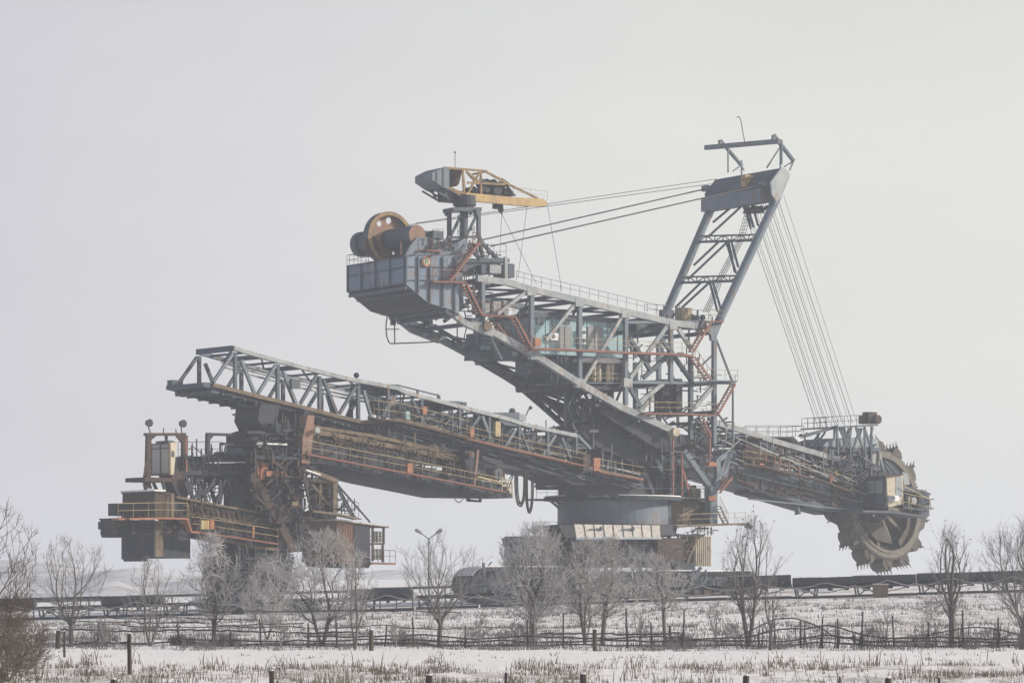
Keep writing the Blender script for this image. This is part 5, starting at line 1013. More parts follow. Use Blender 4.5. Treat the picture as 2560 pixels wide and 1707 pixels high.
t = MB(); PR(t, cL3, [(1865, 835), (2118, 868), (2125, 1185), (2000, 1185), (1865, 1160)], 2.8, -2.9); SHD = t.build('corrugated_shed', 'corr', SC, 'rusty corrugated equipment shed with snow along its roof')
t = MB()
for i in range(20): x = 1870+i*13; LN(t, cL3, [(x, 845+(x-1865)*.13), (x, 1160+(x-1865)*.09)], .09, .07, 2.83)
t.build('corrugation', 'corr', SHD)
t = MB(); PR(t, cL3, [(1850, 822), (2260, 876), (2262, 888), (1850, 834)], 3.2, -3.2); t.build('shed_roof', 'snowroof', SHD)
t = MB(); PR(t, cL3, [(2000, 872), (2118, 886), (2122, 1170), (2010, 1165)], 2.95, 2.86); t.build('shed_shadow_panel', 'dark', SHD)  # dark sheet paints the shadowed right part of the near wall
t = MB(); PR(t, cL3, [(1690, 770), (1862, 800), (1862, 835), (1690, 800)], 1, -3.2); BX(t, cL3, 1700, 830, 1860, 1150, 1.5, -2.5) if 0 else None; t.build('shed_lintel', 'dark', SHD)
t = MB(); SEG(t, cL3, [(2225, 890, 2225, 1020), (2115, 1018, 2225, 1018), (2218, 1020, 2218, 1160), (2140, 890, 2140, 1150), (2118, 888, 2262, 888)], .16, .18, 2.9); RAIL(t, [P(cL3, 2120, 1018, 2.7), P(cL3, 2225, 1018, 2.7)], .7, 1); t.build('balcony_frame', 'brown', SHD)
for y in (1005, 1140):
    for x in (2150, 2175, 2200):
        t = MB(); q = P(cL3, x, y, 2.2); t.tube(q, q+Z*1.0, .19, 10); t.build('gas_cylinder', 'lgrey', SHD)
WALK(SHD, cL3, [(2110, 1168), (2290, 1172)], 2.6, 'orange', 'brown', 1.2, .24, 1.1, .6)
t = MB(); PR(t, cL3, [(1880, 1165), (2120, 1185), (2110, 1205), (1900, 1195)], 2.8, -2.8); t.build('shed_floor', 'dark', SHD)

GREEB(TB, 'lattice_bars', cL2, [(-600, 600), (1080, 1000), (1080, 1090), (-600, 800)], 1.8, 2.6, 170, 'brown', .3, 1.6, .05, .12)
GREEB(TB, 'rib_stiffeners', cL2, [(-500, 830), (1080, 1100), (1080, 1150), (-300, 900)], 2.1, 2.4, 90, 'slate', .3, 2.0, .05, .14, (FR.ud-Z*.2, Z))
GREEB(TB, 'conduits', cL2, [(-800, 540), (700, 760), (700, 900), (-800, 720)], .9, 1.9, 110, 'tan', .3, 1.8, .04, .09, (FR.ud-Z*.15, Z, FR.ud-Z*.2))
GREEB(SC, 'small_fittings', cL3, [(1190, 130), (1680, 130), (1650, 1080), (1210, 800)], 1.7, 3.0, 150, 'dark', .4, 2.0, .08, .22)
GREEB(SC, 'small_fittings', cL3, [(1190, 300), (1700, 300), (1650, 1050), (1210, 760)], 2.4, 3.4, 110, 'brown', .3, 1.6, .05, .15)
GREEB(SC, 'small_fittings', cL3, [(640, 700), (1400, 840), (1400, 1030), (760, 950)], 1.6, 2.6, 130, 'brown', .3, 1.4, .05, .12)
GREEB(SC, 'small_fittings', cL3, [(640, 335), (1200, 330), (1200, 500), (640, 500)], .6, 1.1, 80, 'dark', .3, 1.6, .05, .12)
GREEB(SC, 'small_fittings', cL3, [(100, 820), (720, 820), (720, 960), (100, 940)], 1.5, 2.6, 60, 'brown', .3, 1.4, .05, .13)
GREEB(SC, 'small_fittings', cL3, [(1640, 700), (2000, 760), (2000, 830), (1640, 800)], 2.0, 3.0, 40, 'dark', .3, 1.4, .05, .12)
GREEB(SC, 'small_fittings', cL3, [(1090, 1090), (1500, 1090), (1480, 1400), (1100, 1400)], 2.6, 3.1, 50, 'dark', .4, 1.8, .08, .2)
GREEB(RF, 'small_fittings', cL3, [(1640, 500), (1840, 540), (1840, 780), (1650, 770)], 1.5, 2.8, 50, 'brown', .3, 1.4, .05, .14)
# ================================================================ GROUND, HILLS
FR = Frame(1280, 300, 0)
def heightfield(name, m, xs, ys, f, k='structure'):
    vs = [(x, y, f(x, y)) for y in ys for x in xs]; nx = len(xs)
    fs = [(j*nx+i, j*nx+i+1, (j+1)*nx+i+1, (j+1)*nx+i) for j in range(len(ys)-1) for i in range(nx-1)]
    me = bpy.data.meshes.new(name); me.from_pydata(vs, [], fs); me.update(); me.materials.append(m)
    for p in me.polygons: p.use_smooth = True
    o = bpy.data.objects.new(name, me); C.objects.link(o); o['kind'] = k; return o
gm = bpy.data.materials.new('patchy snow field'); gm.use_nodes = True; t = gm.node_tree; b = t.nodes['Principled BSDF']; b.inputs['Roughness'].default_value = .9; b.inputs['Specular IOR Level'].default_value = .1
tc = t.nodes.new('ShaderNodeTexCoord')
def gn(scale, st, det=8, rough=.7):
    mp = t.nodes.new('ShaderNodeMapping'); mp.inputs['Scale'].default_value = st; t.links.new(tc.outputs['Object'], mp.inputs[0])
    n = t.nodes.new('ShaderNodeTexNoise'); n.inputs['Scale'].default_value = scale; n.inputs['Detail'].default_value = det; n.inputs['Roughness'].default_value = rough; t.links.new(mp.outputs[0], n.inputs[0]); return n.outputs[0]
def mr(i, a, b_, c=0., d=1.):
    r = t.nodes.new('ShaderNodeMapRange'); t.links.new(i, r.inputs[0]); r.inputs[1].default_value = a; r.inputs[2].default_value = b_; r.inputs[3].default_value = c; r.inputs[4].default_value = d; return r.outputs[0]
def mth(op, x, y):
    r = t.nodes.new('ShaderNodeMath'); r.operation = op
    for k, q in ((0, x), (1, y)):
        if isinstance(q, (int, float)): r.inputs[k].default_value = q
        else: t.links.new(q, r.inputs[k])
    return r.outputs[0]
def mixc(f, a, b_):
    x = t.nodes.new('ShaderNodeMix'); x.data_type = 'RGBA'; t.links.new(f, x.inputs[0])
    for k, q in ((6, a), (7, b_)):
        if isinstance(q, tuple): x.inputs[k].default_value = (*q, 1)
        else: t.links.new(q, x.inputs[k])
    return x.outputs[2]
sep = t.nodes.new('ShaderNodeSeparateXYZ'); t.links.new(tc.outputs['Object'], sep.inputs[0])
nA, nB, nC = gn(.9, (1, .35, 1)), gn(.12, (1, .35, 1), 4), gn(5, (1, .5, 1))
zone = mth('MAXIMUM', mr(sep.outputs[1], 104, 96), mr(sep.outputs[1], 122, 140))
zone = mth('MULTIPLY', zone, mr(sep.outputs[1], 420, 300))
f1 = mr(mth('ADD', nA, mth('MULTIPLY', mth('SUBTRACT', nB, .5), .6)), .47, .59)
f1 = mth('MULTIPLY', mth('MULTIPLY', f1, mr(nC, .32, .58)), mth('MULTIPLY', zone, .85))
col = mixc(mr(nC, .3, .7), (.82, .815, .83), (.73, .72, .74)); col = mixc(f1, col, (.24, .205, .175))
t.links.new(col, b.inputs[0]); bp = t.nodes.new('ShaderNodeBump'); bp.inputs['Strength'].default_value = .5; bp.inputs['Distance'].default_value = .15; t.links.new(nA, bp.inputs['Height']); t.links.new(bp.outputs[0], b.inputs['Normal'])
xs = [-3000, -1500, -800, -400, -220]+[-150+i*1.5 for i in range(201)]+[220, 400, 800, 1500, 3000]
ys = [-40, 0, 40, 60]+[70+i*.8 for i in range(80)]+[134+i*2 for i in range(90)]+[316+i*12 for i in range(30)]+[700, 800, 1000, 1300, 1700, 2200, 2800, 3400]
heightfield('snow_ground', gm, xs, ys, ground_z)
def hz(x, y):
    px = 1280+x*FPX/y; z = -1.5
    for c, wd, y0, wy, h in ((90, 190, 900, 120, 7.6), (-200, 200, 1000, 120, 9), (340, 150, 760, 90, 5.4), (520, 110, 620, 60, 3.6), (280, 70, 560, 50, 3.0), (700, 160, 1100, 80, 6.4), (1000, 200, 1300, 100, 5.2)):
        z += h*math.exp(-((px-c)/wd)**2)*math.exp(-((y-y0)/wy)**2)*(1+.25*noise.noise(Vector((x*.05, y*.03, 1))))
    return z+.5*noise.noise(Vector((x*.08, y*.02, 5)))
heightfield('spoil_hills', mat('snow covered spoil', (.60, .60, .64), (.36, .36, .39), .5, .05, .9), [-300+i*4 for i in range(80)], [480+i*15 for i in range(65)], hz)
# haze
hm = bpy.data.materials.new('winter haze'); hm.use_nodes = True; ht = hm.node_tree; ht.nodes.clear()
ho = ht.nodes.new('ShaderNodeOutputMaterial'); pv = ht.nodes.new('ShaderNodeVolumePrincipled'); pv.inputs['Color'].default_value = (.71, .765, .845, 1); pv.inputs['Density'].default_value = HAZE; pv.inputs['Anisotropy'].default_value = .1
ht.links.new(pv.outputs[0], ho.inputs['Volume'])
hb = MB(); hb.box(Vector((0, 1700, 26)), Vector((3100, 0, 0)), Vector((0, 1800, 0)), Vector((0, 0, 32))); kind(hb.build('haze', hm), 'stuff')
# ================================================================ BENCH CONVEYOR
YC = 250
SL = math.atan(.0295)
def make_section():
    th_ = thing('conveyor_section', 'x', 'conveyor', (0, 0, 0), 'bench conveyor sections in front of the excavator')
    L = 5.4
    h = MB(); prof = [(-.95, 1.35), (-.8, 1.95), (.8, 1.95), (.95, 1.35), (.5, 1.05), (-.5, 1.05)]; h.loft([(0.02, y, z) for y, z in prof], [(L-.06, y, z) for y, z in prof]); [h.beam((x, -1.0, 1.3), (x, -.85, 1.98), .12) for x in (.6, 2.2, 3.9)]; h.build('roller_hood', 'dark', th_); h = MB(); h.loft([(0, y, z) for y, z in ((-.7, 1.22), (.7, 1.22), (.5, 1.0), (-.5, 1.0))], [(L, y, z) for y, z in ((-.7, 1.22), (.7, 1.22), (.5, 1.0), (-.5, 1.0))]); h.build('belt', 'dark', th_)
    h = MB()
    for y in (-1, 1): h.beam((0, y, 1.0), (L, y, 1.0), .14, .2, Vector((0, 1, 0))); h.beam((0, y, .12), (L, y, .12), .2, .22, Vector((0, 1, 0)))
    h.build('stringer', 'dark', th_)
    for x in (.35, 1.9):
        for y in (-1, 1): h = MB(); h.beam((x, y, .1), (x+.12*(1 if x > 1 else -1), y, 1.0), .14, .14, Vector((0, 1, 0))); h.build('leg', 'slate', th_)
    for x, r_ in ((1.1, .26), (3.2, .12), (4.6, .12)): h = MB(); h.tube((x, -1.1, .82), (x, 1.1, .82), r_, 10); h.build('return_roller', 'dark', th_)
    for x in (.35, 1.9): h = MB(); h.beam((x, -1.02, .2), (1.1, -1.02, .8), .1); h.build('strut', 'dark', th_)
    h = MB(); h.beam((.0, -.2, 1.98), (L*.35, -.2, 1.98), .5, .05, Vector((0, 1, 0))); h.build('snow_strip', 'snow', th_)
    return th_
sec = make_section(); kids = list(sec.children); n = 0
def place(o, px):
    x = gpx(px, YC); o.location = (x, YC, ground_z(x+2.7, YC)-.02); o.rotation_euler = (0, -SL if -60 < x < 60 else 0, 0)
pxs = [-60+i*157 for i in range(17)]
words_ = ['leftmost belt conveyor section behind the brown branches at the left edge', 'belt conveyor section behind the thin bare tree at far left', 'belt conveyor section left of the rusty pedestal, behind twin stemmed tree', 'belt conveyor section just left of the dark pedestal', 'belt conveyor section passing in front of the dark pedestal', 'belt conveyor section behind the large frosted tree right of the pedestal', 'belt conveyor section left of the twin headed street lamp', 'belt conveyor section behind the twin headed street lamp', 'belt conveyor section in front of the left crawler mound', 'belt conveyor section behind the large frosted tree at centre', 'belt conveyor section below the pale sheet roof', 'belt conveyor section behind the bent frosted tree right of centre', 'belt conveyor section in front of the dark belt hopper', 'belt conveyor section left of the tree with upright shoots', 'belt conveyor section right of the tree with upright shoots, below the gap', 'dark belt conveyor section directly below the digging wheel', 'rightmost belt conveyor section by the thin tree at right edge']
for i, px in enumerate(pxs):
    if i == 0: o = sec
    else:
        o = sec.copy(); C.objects.link(o)
        for ch in kids:
            if ch.name.startswith(('roller_hood', 'snow_strip')) and i < 12 and i not in (2, 6): continue
            c_ = ch.copy(); C.objects.link(c_); c_.parent = o
    place(o, px+(i*37 % 11)-5); o.scale.z = 1+((i*53 % 13)-6)*.012; o['label'] = words_[i]
def gz(x, y): return ground_z(x, y)
for k, (dy, zt, zb, lab) in enumerate(((-1.4, 1.45, .95, 'upper frosted power cable draped in swags along the conveyor'), (-1.6, 1.15, .55, 'lower frosted power cable sagging along the conveyor'))):
    m = MB(); pts = []
    for i in range(170):
        x = -48+i*.57; f = ((x+3*k) % 5.4)/5.4; pts.append((x, YC+dy, gz(x, YC)+zt-(zt-zb)*4*f*(1-f)+.12*noise.noise(Vector((x*.3, k, 0)))))
    m.path(pts, .055, 5); m.v = [tuple(v) for v in m.v]; single(m, 'power_cable', 'frostpipe', (0, YC+dy, gz(0, YC)+1), lab, 'cable', 'cables along the bench conveyor')
m = MB(); x0, x1 = gpx(2183, YC-2), gpx(2219, YC-2); zg = gz((x0+x1)/2, YC-2)
cbx = thing('electrical_cabinet', 'tan metal cabinet standing in front of the conveyor under the wheel', 'cabinet', ((x0+x1)/2, YC-2, zg))
m.loft([(x0, YC-2.4, zg), (x1, YC-2.4, zg), (x1, YC-2.4, zg+1.15), (x0, YC-2.4, zg+1.15)], [(x0, YC-1.7, zg), (x1, YC-1.7, zg), (x1, YC-1.7, zg+1.15), (x0, YC-1.7, zg+1.15)]); m.build('cabinet_body', 'tan', cbx)
m = MB(); m.box(Vector(((x0+x1)/2, YC-2.05, zg+1.18)), Vector(((x1-x0)/2+.06, 0, 0)), Vector((0, .42, 0)), Vector((0, 0, .03))); m.build('cabinet_top', 'snow', cbx)
# snow banks / dark service pipe behind left conveyor
for (pa, pb, Y, za, zb, lab) in ((-20, 950, 258, 1.9, 1.75, 'thin dark service pipe behind the left half of the conveyor'), (930, 1500, 262, 1.9, 1.8, 'thin dark service pipe in front of the left crawler')):
    m = MB(); xa, xb = gpx(pa, Y), gpx(pb, Y); m.tube((xa, Y, gz(xa, Y)+za), (xb, Y, gz(xb, Y)+zb), .12, 6)
    for i in range(14): x = xa+(xb-xa)*(i+.5)/14; m.beam((x, Y, gz(x, Y)-.1), (x, Y, gz(x, Y)+za), .12)
    single(m, 'service_pipe', 'slate', ((xa+xb)/2, Y, gz((xa+xb)/2, Y)), lab, 'pipe')
# ================================================================ STREET LAMP
YL = 222; xl = gpx(1072, YL); zl = gz(xl, YL); sl = thing('street_lamp', 'thin grey street lamp with two angled heads', 'street lamp', (xl, YL, zl))
zt = CAMZ+(HZ-1347)*YL/FPX; m = MB(); m.tube((xl, YL, zl-.1), (xl, YL, zt), .075, 8, .05); m.build('pole', 'slate', sl)
for sx in (-1, 1):
    m = MB(); a = Vector((xl, YL, zt)); e = a+Vector((sx*.62, 0, .47)); m.tube(a, e, .04, 6); ar = m.build('lamp_arm', 'slate', sl)
    m = MB(); m.tube(e-Vector((sx*.05, 0, .03)), e+Vector((sx*.3, 0, .22)), .10, 8, .15); m.ball(e+Vector((sx*.32, 0, .2)), .15, 8); m.build('lamp_head', 'lamp', sl)
# ================================================================ TREES
import numpy as np
def grow_tree(seed, H, W, cb=.22, k=1.0, N=600, bf=.45, tw=3, tl=.28, stems=1, up=.5, dep=.9, lean=0, rough=.02):
    """branches join scattered crown points to the trunk by shortest balanced paths; returns edges (p, q, r0, r1)"""
    rg = np.random.RandomState(seed); T = []
    while len(T) < N:
        t = rg.rand(); wr = max(.02, math.sin(pi*t**k))**.5; a = rg.rand()*2*pi; rr = math.sqrt(rg.rand())
        x, y = cos(a)*rr*wr, sin(a)*rr*wr; nz = noise.noise(Vector((x*2.2+seed, y*2.2, t*3)))
        if nz < -.12: continue
        f = 1+.55*noise.noise(Vector((x*1.5, y*1.5+seed, t*2.2))); T.append((x*W*f+lean*H*t, y*W*dep*f, H*(cb+(1-cb)*t)*(1 if f > 1 else .5+.5*f)))
    T = np.array(T); nodes = [np.zeros(3)]; par = [-1]; plen = [0.]
    for s_ in range(stems):
        last = 0; a = 2*pi*s_/stems+.4; n_ = 5
        for i in range(n_):
            f = (i+1)/n_; hh = H*(cb+.08)*f; off = W*(.0 if stems == 1 else .22)*f; p = np.array([cos(a)*off+lean*hh*.6+rg.randn()*H*.006, sin(a)*off*.5, hh]); nodes.append(p); par.append(last); plen.append(plen[last]+np.linalg.norm(p-nodes[last])); last = len(nodes)-1
    con = np.zeros(N, bool); best = np.full(N, 1e9); bi = np.zeros(N, int)
    def upd(i):
        d = np.linalg.norm(T-nodes[i], axis=1); dz = T[:, 2]-nodes[i][2]; c = d*(1+.5*np.clip(-dz/(d+1e-6), 0, 1))+bf*plen[i]; m = c < best; best[m] = c[m]; bi[m] = i
    for i in range(3 if stems == 1 else 2, len(nodes)): upd(i)
    for _ in range(N):
        c = np.where(con, 1e9, best); j = int(c.argmin()); con[j] = True; p0 = nodes[bi[j]]; p1 = T[j]; L = np.linalg.norm(p1-p0); last = bi[j]; n_ = max(1, int(L/(H*.07)))
        for i in range(1, n_+1):
            q = p0+(p1-p0)*i/n_+(rg.randn(3)*L*rough if i < n_ else 0); nodes.append(q); par.append(last); plen.append(plen[last]+np.linalg.norm(q-nodes[last])); last = len(nodes)-1; upd(last)
    n = len(nodes); cnt = np.zeros(n); kids = np.zeros(n, int)
    for i in range(n-1, 0, -1):
        cnt[i] = max(cnt[i], 1); cnt[par[i]] += cnt[i]; kids[par[i]] += 1
    return nodes, par, cnt, kids, rg
def tree(name, px, Y, topy, halfw, label, cat='tree', group=None, seed=1, cb=.22, k=1., N=600, bf=.45, tw=3, tl=.3, stems=1, trunkm='bark', crownm='twig', rt=.012, lean=0, single_=False, leaves=0, thick=1., up=.45, tk=.1, tipsonly=False, smo=1, **kw):
    x = gpx(px, Y); z = gz(x, Y)-.05; H = CAMZ+(HZ-topy)*Y/FPX-z; W = halfw*Y/FPX
    nodes, par, cnt, kids, rg = grow_tree(seed, H*.96, W, cb, k, N, bf, stems=stems, lean=lean)
    n = len(nodes)
    for _ in range(smo):
        acc = [p.copy() for p in nodes]
        best_k = {}
        for i in range(1, n):
            if par[i] not in best_k or cnt[i] > cnt[best_k[par[i]]]: best_k[par[i]] = i
        for i in range(1, n):
            if i in best_k: acc[i] = nodes[i]*.4+(nodes[par[i]]+nodes[best_k[i]])*.3
        nodes = acc
    R0 = thick*.017*H+.02; mxc = cnt.max(); rad = np.maximum(rt, R0*(cnt/mxc)**.52)
    big = cnt > mxc*tk; meshes = {'trunk': ([], []), 'crown': ([], [])}
    def edge(mesh, p, q, r0, r1, m):
        vs, fs = mesh; o = len(vs); d = Vector(q-p)
        if d.length < 1e-5: return
        d.normalize(); a = d.orthogonal().normalized(); b_ = d.cross(a); p, q = Vector(p), Vector(q)
        for c, r in ((p, r0), (q, r1)):
            for j in range(m): t_ = 2*pi*j/m; vs.append(c+(a*cos(t_)+b_*sin(t_))*r)
        for j in range(m): fs.append((o+j, o+(j+1) % m, o+m+(j+1) % m, o+m+j))
    for i in range(1, n):
        j = par[i]; b_ = big[i] or single_ and 0; edge(meshes['trunk' if b_ and not single_ else 'crown'], nodes[j], nodes[i], min(rad[j], rad[i]*1.35), rad[i], 6 if big[i] else 3)
    tips = []
    for i in range(1, n):
        if cnt[i] > mxc*.03 and rg.rand() > .25: continue
        if tipsonly and kids[i] > 0 and rg.rand() > .3: continue
        d0 = nodes[i]-nodes[par[i]]; d0 = d0/(np.linalg.norm(d0)+1e-6)
        for j in range(tw if kids[i] == 0 else max(1, tw-1)):
            d = d0*.7+np.array([0, 0, up])+rg.randn(3)*.45; d /= np.linalg.norm(d); L = tl*(.5+rg.rand()); p = nodes[i]; q = p+d*L*.5; d2 = d+np.array([0, 0, up*.5])+rg.randn(3)*.25; q2 = q+d2/np.linalg.norm(d2)*L*.5
            edge(meshes['crown'], p, q, rt, rt*.8, 3); edge(meshes['crown'], q, q2, rt*.8, rt*.35, 3); tips.append(q2)
            for _ in range(2): d3 = d+rg.randn(3)*.6; edge(meshes['crown'], q, q+d3/np.linalg.norm(d3)*L*.35, rt*.7, rt*.3, 3)
    for i in range(leaves):
        p = Vector(tips[rg.randint(len(tips))]); s_ = .03+.04*rg.rand(); vs, fs = meshes['crown']; o = len(vs); s_ *= .7; vs += [p, p+Vector((s_, 0, -s_)), p+Vector((0, .02, -s_*1.9)), p+Vector((-s_, 0, -s_))]; fs.append((o, o+1, o+2, o+3))
    def mk(nm, mesh, mm):
        me = bpy.data.meshes.new(nm); me.from_pydata([tuple(v) for v in mesh[0]], [], mesh[1]); me.materials.append(M[mm]); o = bpy.data.objects.new(nm, me); C.objects.link(o); return o
    if single_:
        o = mk(name, meshes['crown'], crownm); o.location = (x, Y, z); BASE[o.name] = Vector((x, Y, z)); return tag(o, label, cat, group)
    o = thing(name, label, cat, (x, Y, z), group)
    for nm, mm in (('trunk', trunkm), ('crown', crownm)):
        if meshes[nm][0]: mk(nm, meshes[nm], mm).parent = o
    return o
GT = 'bare trees along the fence'
def T_(*a, **k): return tree(*a, group=GT, **k)
F = dict(crownm='frost', tw=3, tl=.42, rt=.0095, bf=.55, up=.25, tk=.02)
T_('frosted_tree', 535, 127, 1338, 74, 'white frosted tree with rounded crown left of the dark pedestal', seed=3, cb=.25, k=.85, N=460, thick=1.1, **F)
T_('frosted_tree', 804, 128, 1322, 130, 'broad white frosted tree in front of the corrugated shed', seed=14, cb=.24, k=.8, N=760, stems=2, thick=1.2, **F)
T_('frosted_tree', 1333, 130, 1308, 126, 'largest frosted tree, dense rounded crown left of the pale sheet roof', seed=5, cb=.24, k=.9, N=950, thick=1.6, **F)
T_('frosted_tree', 1463, 131, 1348, 84, 'multi stemmed frosted tree directly below the pale sheet roof', seed=6, cb=.3, k=.9, N=500, stems=3, **F)
T_('frosted_tree', 1507, 132, 1342, 98, 'leaning frosted tree right of the multi stemmed one', seed=8, cb=.3, k=.9, N=620, lean=.06, thick=1.1, **F)
T_('frosted_tree', 1664, 136, 1382, 80, 'low frosted tree with leaning trunk before the cream shed', seed=9, cb=.42, k=.9, N=430, lean=-.12, **F)
T_('frosted_tree', 668, 140, 1405, 66, 'small frosted bushy tree directly left of the broad one', seed=31, cb=.2, k=.9, N=420, stems=2, thick=.8, **F)
B = dict(rt=.0075, tk=.03, bf=.75, tipsonly=True, smo=3)
T_('bare_tree', 177, 124, 1345, 92, 'thin bare tree with long spreading limbs at far left', seed=10, cb=.25, k=1.1, N=170, tl=.5, tw=3, thick=1.1, **B)
T_('bare_tree', 376, 125, 1400, 86, 'forked bare tree with crooked limbs below the ballast bin', seed=11, cb=.22, k=1.1, N=150, tl=.45, tw=3, stems=2, **B)
T_('bare_tree', 887, 122, 1405, 50, 'slender bare tree right of the broad frosted one', seed=12, cb=.25, k=1.2, N=110, tl=.45, tw=3, stems=2, thick=.8, **B)
T_('bare_tree', 1098, 127, 1345, 92, 'bare tree of fine spreading limbs around the street lamp', seed=13, cb=.28, k=1.3, N=230, tl=.6, tw=3, thick=1.1, **B)
T_('bare_tree', 1872, 127, 1305, 74, 'tall bare tree with upright shoots and few dead leaves right of the cream shed', seed=24, cb=.25, k=1.1, N=170, tl=.8, tw=3, stems=2, leaves=120, up=.9, thick=1.3, **B)
T_('bare_tree', 1926, 121, 1440, 28, 'little crooked bare tree with low base right of the tree with shoots', seed=16, cb=.3, k=1., N=60, tl=.35, tw=3, **B)
T_('bare_tree', 2380, 129, 1335, 50, 'upright bare tree with stout trunk and fan of shoots right of the wheel', seed=17, cb=.28, k=1.3, N=150, tl=.8, tw=3, leaves=30, up=.9, thick=1.7, **B)
T_('bare_tree', 2556, 122, 1310, 92, 'wide bare tree cut by the right edge', seed=18, cb=.2, k=1.1, N=320, tl=.8, tw=3, up=.7, thick=1.3, **B)
T_('bare_tree', -66, 88, 1208, 190, 'near brown bare tree reaching in from the left edge', seed=19, cb=.1, k=.9, N=330, tl=.5, tw=3, trunkm='barkw', crownm='twigw', rt=.008, bf=.7, thick=.9, tipsonly=True, smo=2)
SG = 'young shoots and saplings'
for i, (px, Y, ty, hw, lab) in enumerate(((1788, 128, 1520, 22, 'sapling just left of the tree with upright shoots'), (2215, 128, 1515, 34, 'forked sapling below the tan cabinet'), (1200, 121, 1540, 18, 'crooked sapling right of the street lamp tree'), (702, 124, 1545, 20, 'sapling left of the broad frosted tree'), (1318, 127, 1545, 14, 'thin sapling against the largest frosted trunk'), (1600, 128, 1525, 22, 'sapling between leaning frosted tree and low one'), (2310, 127, 1540, 20, 'thin sapling left of the stout upright tree'), (2340, 130, 1530, 18, 'second thin sapling touching the stout upright tree'), (990, 124, 1560, 22, 'spindly sapling left of the street lamp tree'), (255, 124, 1555, 26, 'sapling between the two bare trees at far left'))):
    tree('sapling', px, Y, ty, hw, lab, 'sapling', SG, seed=40+i, cb=.3, N=45, rt=.010, tl=.35, tw=3, single_=True, bf=.8)
SHR = 'frosted shrubs along the fence'
for i, (px, Y, ty, hw, lab, mm) in enumerate(((1290, 127, 1560, 44, 'round frosted shrub left of the largest frosted tree', 'twig'), (1010, 126, 1582, 26, 'low shrub beside the base of the street lamp tree', 'twig'), (1830, 130, 1560, 50, 'spreading shrub left of the tree with upright shoots', 'twig'), (2330, 190, 1502, 50, 'low dark shrub on the bank behind the fence at right', 'twig'), (560, 126, 1590, 40, 'low shrub by the rounded frosted tree', 'twig'), (262, 125, 1575, 40, 'bent shrub between the two bare trees at far left', 'twig'), (455, 126, 1592, 32, 'small shrub right of the forked bare tree', 'twig'), (1700, 127, 1590, 38, 'low shrub below the low frosted tree', 'twig'), (2180, 127, 1570, 36, 'frosted shrub left of the forked sapling', 'twig'), (2490, 127, 1570, 64, 'tangled shrub at the fence right end', 'twig'), (700, 88, 1646, 34, 'dry brown bush on the open snow at left', 'twigw'), (1098, 94, 1632, 22, 'dry bush with tall stems on the open snow at centre', 'twigw'), (205, 92, 1652, 28, 'small dry bush right of the near brown thicket', 'twigw'))):
    tree('shrub', px, Y, ty, hw, lab, 'shrub', SHR, seed=60+i, cb=.05, k=.7, N=110 if Y > 100 else 46, rt=.008 if Y > 100 else .005, tl=.25, tw=3 if Y > 100 else 2, single_=True, crownm=mm, stems=4, thick=.5)
for i, (px, Y, ty, hw, lab) in enumerate(((20, 87, 1480, 100, 'dense brown thicket at the left edge'), (-10, 84, 1560, 130, 'low brown brush in the lower left corner'), (60, 98, 1540, 70, 'brown bush behind the thicket at the left edge'))):
    tree('thicket', px, Y, ty, hw, lab, 'bush', 'brown thickets at the left edge', seed=80+i, cb=.03, k=.7, N=330, rt=.006, tl=.4, tw=3, single_=True, crownm='twigw', stems=5, thick=.5)
# ================================================================ FENCES AND POSTS
YF = 125.5
def fz(px): x = gpx(px, YF); return x, ground_z(x, YF)
fc = [cG1(*p)+(q,) for *p, q in ((665, 1030, 0), (1225, 1030, 0), (1570, 1085, 0), (1785, 1000, 0), (2110, 1030, 0), (2305, 1000, 0))]+[cG2(*p)+(0,) for p in ((280, 1040), (478, 990), (830, 1045), (1255, 1010), (1500, 960), (1940, 930), (2110, 1030), (2320, 940))]+[cG3(*p)+(0,) for p in ((15, 980), (650, 1020), (825, 1010), (965, 990), (1078, 1000), (1240, 950), (1465, 980), (1700, 1020), (1935, 940), (2180, 990), (2400, 1000))]
x0, z0 = fz(0); FN = thing('rail_fence', 'long grey wooden rail fence with uneven posts between the trees', 'fence', (gpx(1280, YF), YF, ground_z(0, YF)))
for px, py, _ in fc:
    x, z = fz(px); zt = CAMZ+(HZ-py)*YF/FPX; m = MB(); m.tube((x, YF, z-.1), (x+R.uniform(-.1, .1), YF, zt), R.uniform(.045, .075), 6, .035); m.build('fence_post', 'fence', FN)
for k, (hh, pa, pb) in enumerate(((.12, 150, 2560), (.28, 420, 2560), (.46, 760, 2560), (.62, 1350, 1700), (.12, 200, 1300), (.66, 150, 900), (1.0, 180, 760), (1.22, 150, 640), (1.55, 160, 1150), (.85, 300, 1250))):
    m = MB(); pts = []
    for i in range(60):
        px = pa+(pb-pa)*i/59; x, z = fz(px); e = 1*math.exp(-((px-2075)/75)**2)*(hh*1.2 if hh < .6 else 0)+(.35*math.exp(-((px-1950)/60)**2) if .4 < hh < .5 else 0)
        pts.append((x, YF-.08+.02*k, z+hh+e+.12*noise.noise(Vector((px*.008, k*3.3, 0)))+.06*noise.noise(Vector((px*.05, k*3.3, 0)))))
    m.path(pts, .034 if hh < .7 else .022, 4); m.build('fence_rail', 'fence', FN)
for j in range(2):
    m = MB(); pts = []
    for i in range(30): px = 1850+i*10+(430 if j else 0); x, z = fz(px); pts.append((x, YF+.1, z+(.5+.8*sin(pi*min(1, i/24))**1 if not j else .3+.6*sin(pi*i/32))+.05*noise.noise(Vector((i*.4, j, 0)))))
    m.path(pts, .03, 4); m.build('fence_rail', 'fence', FN)
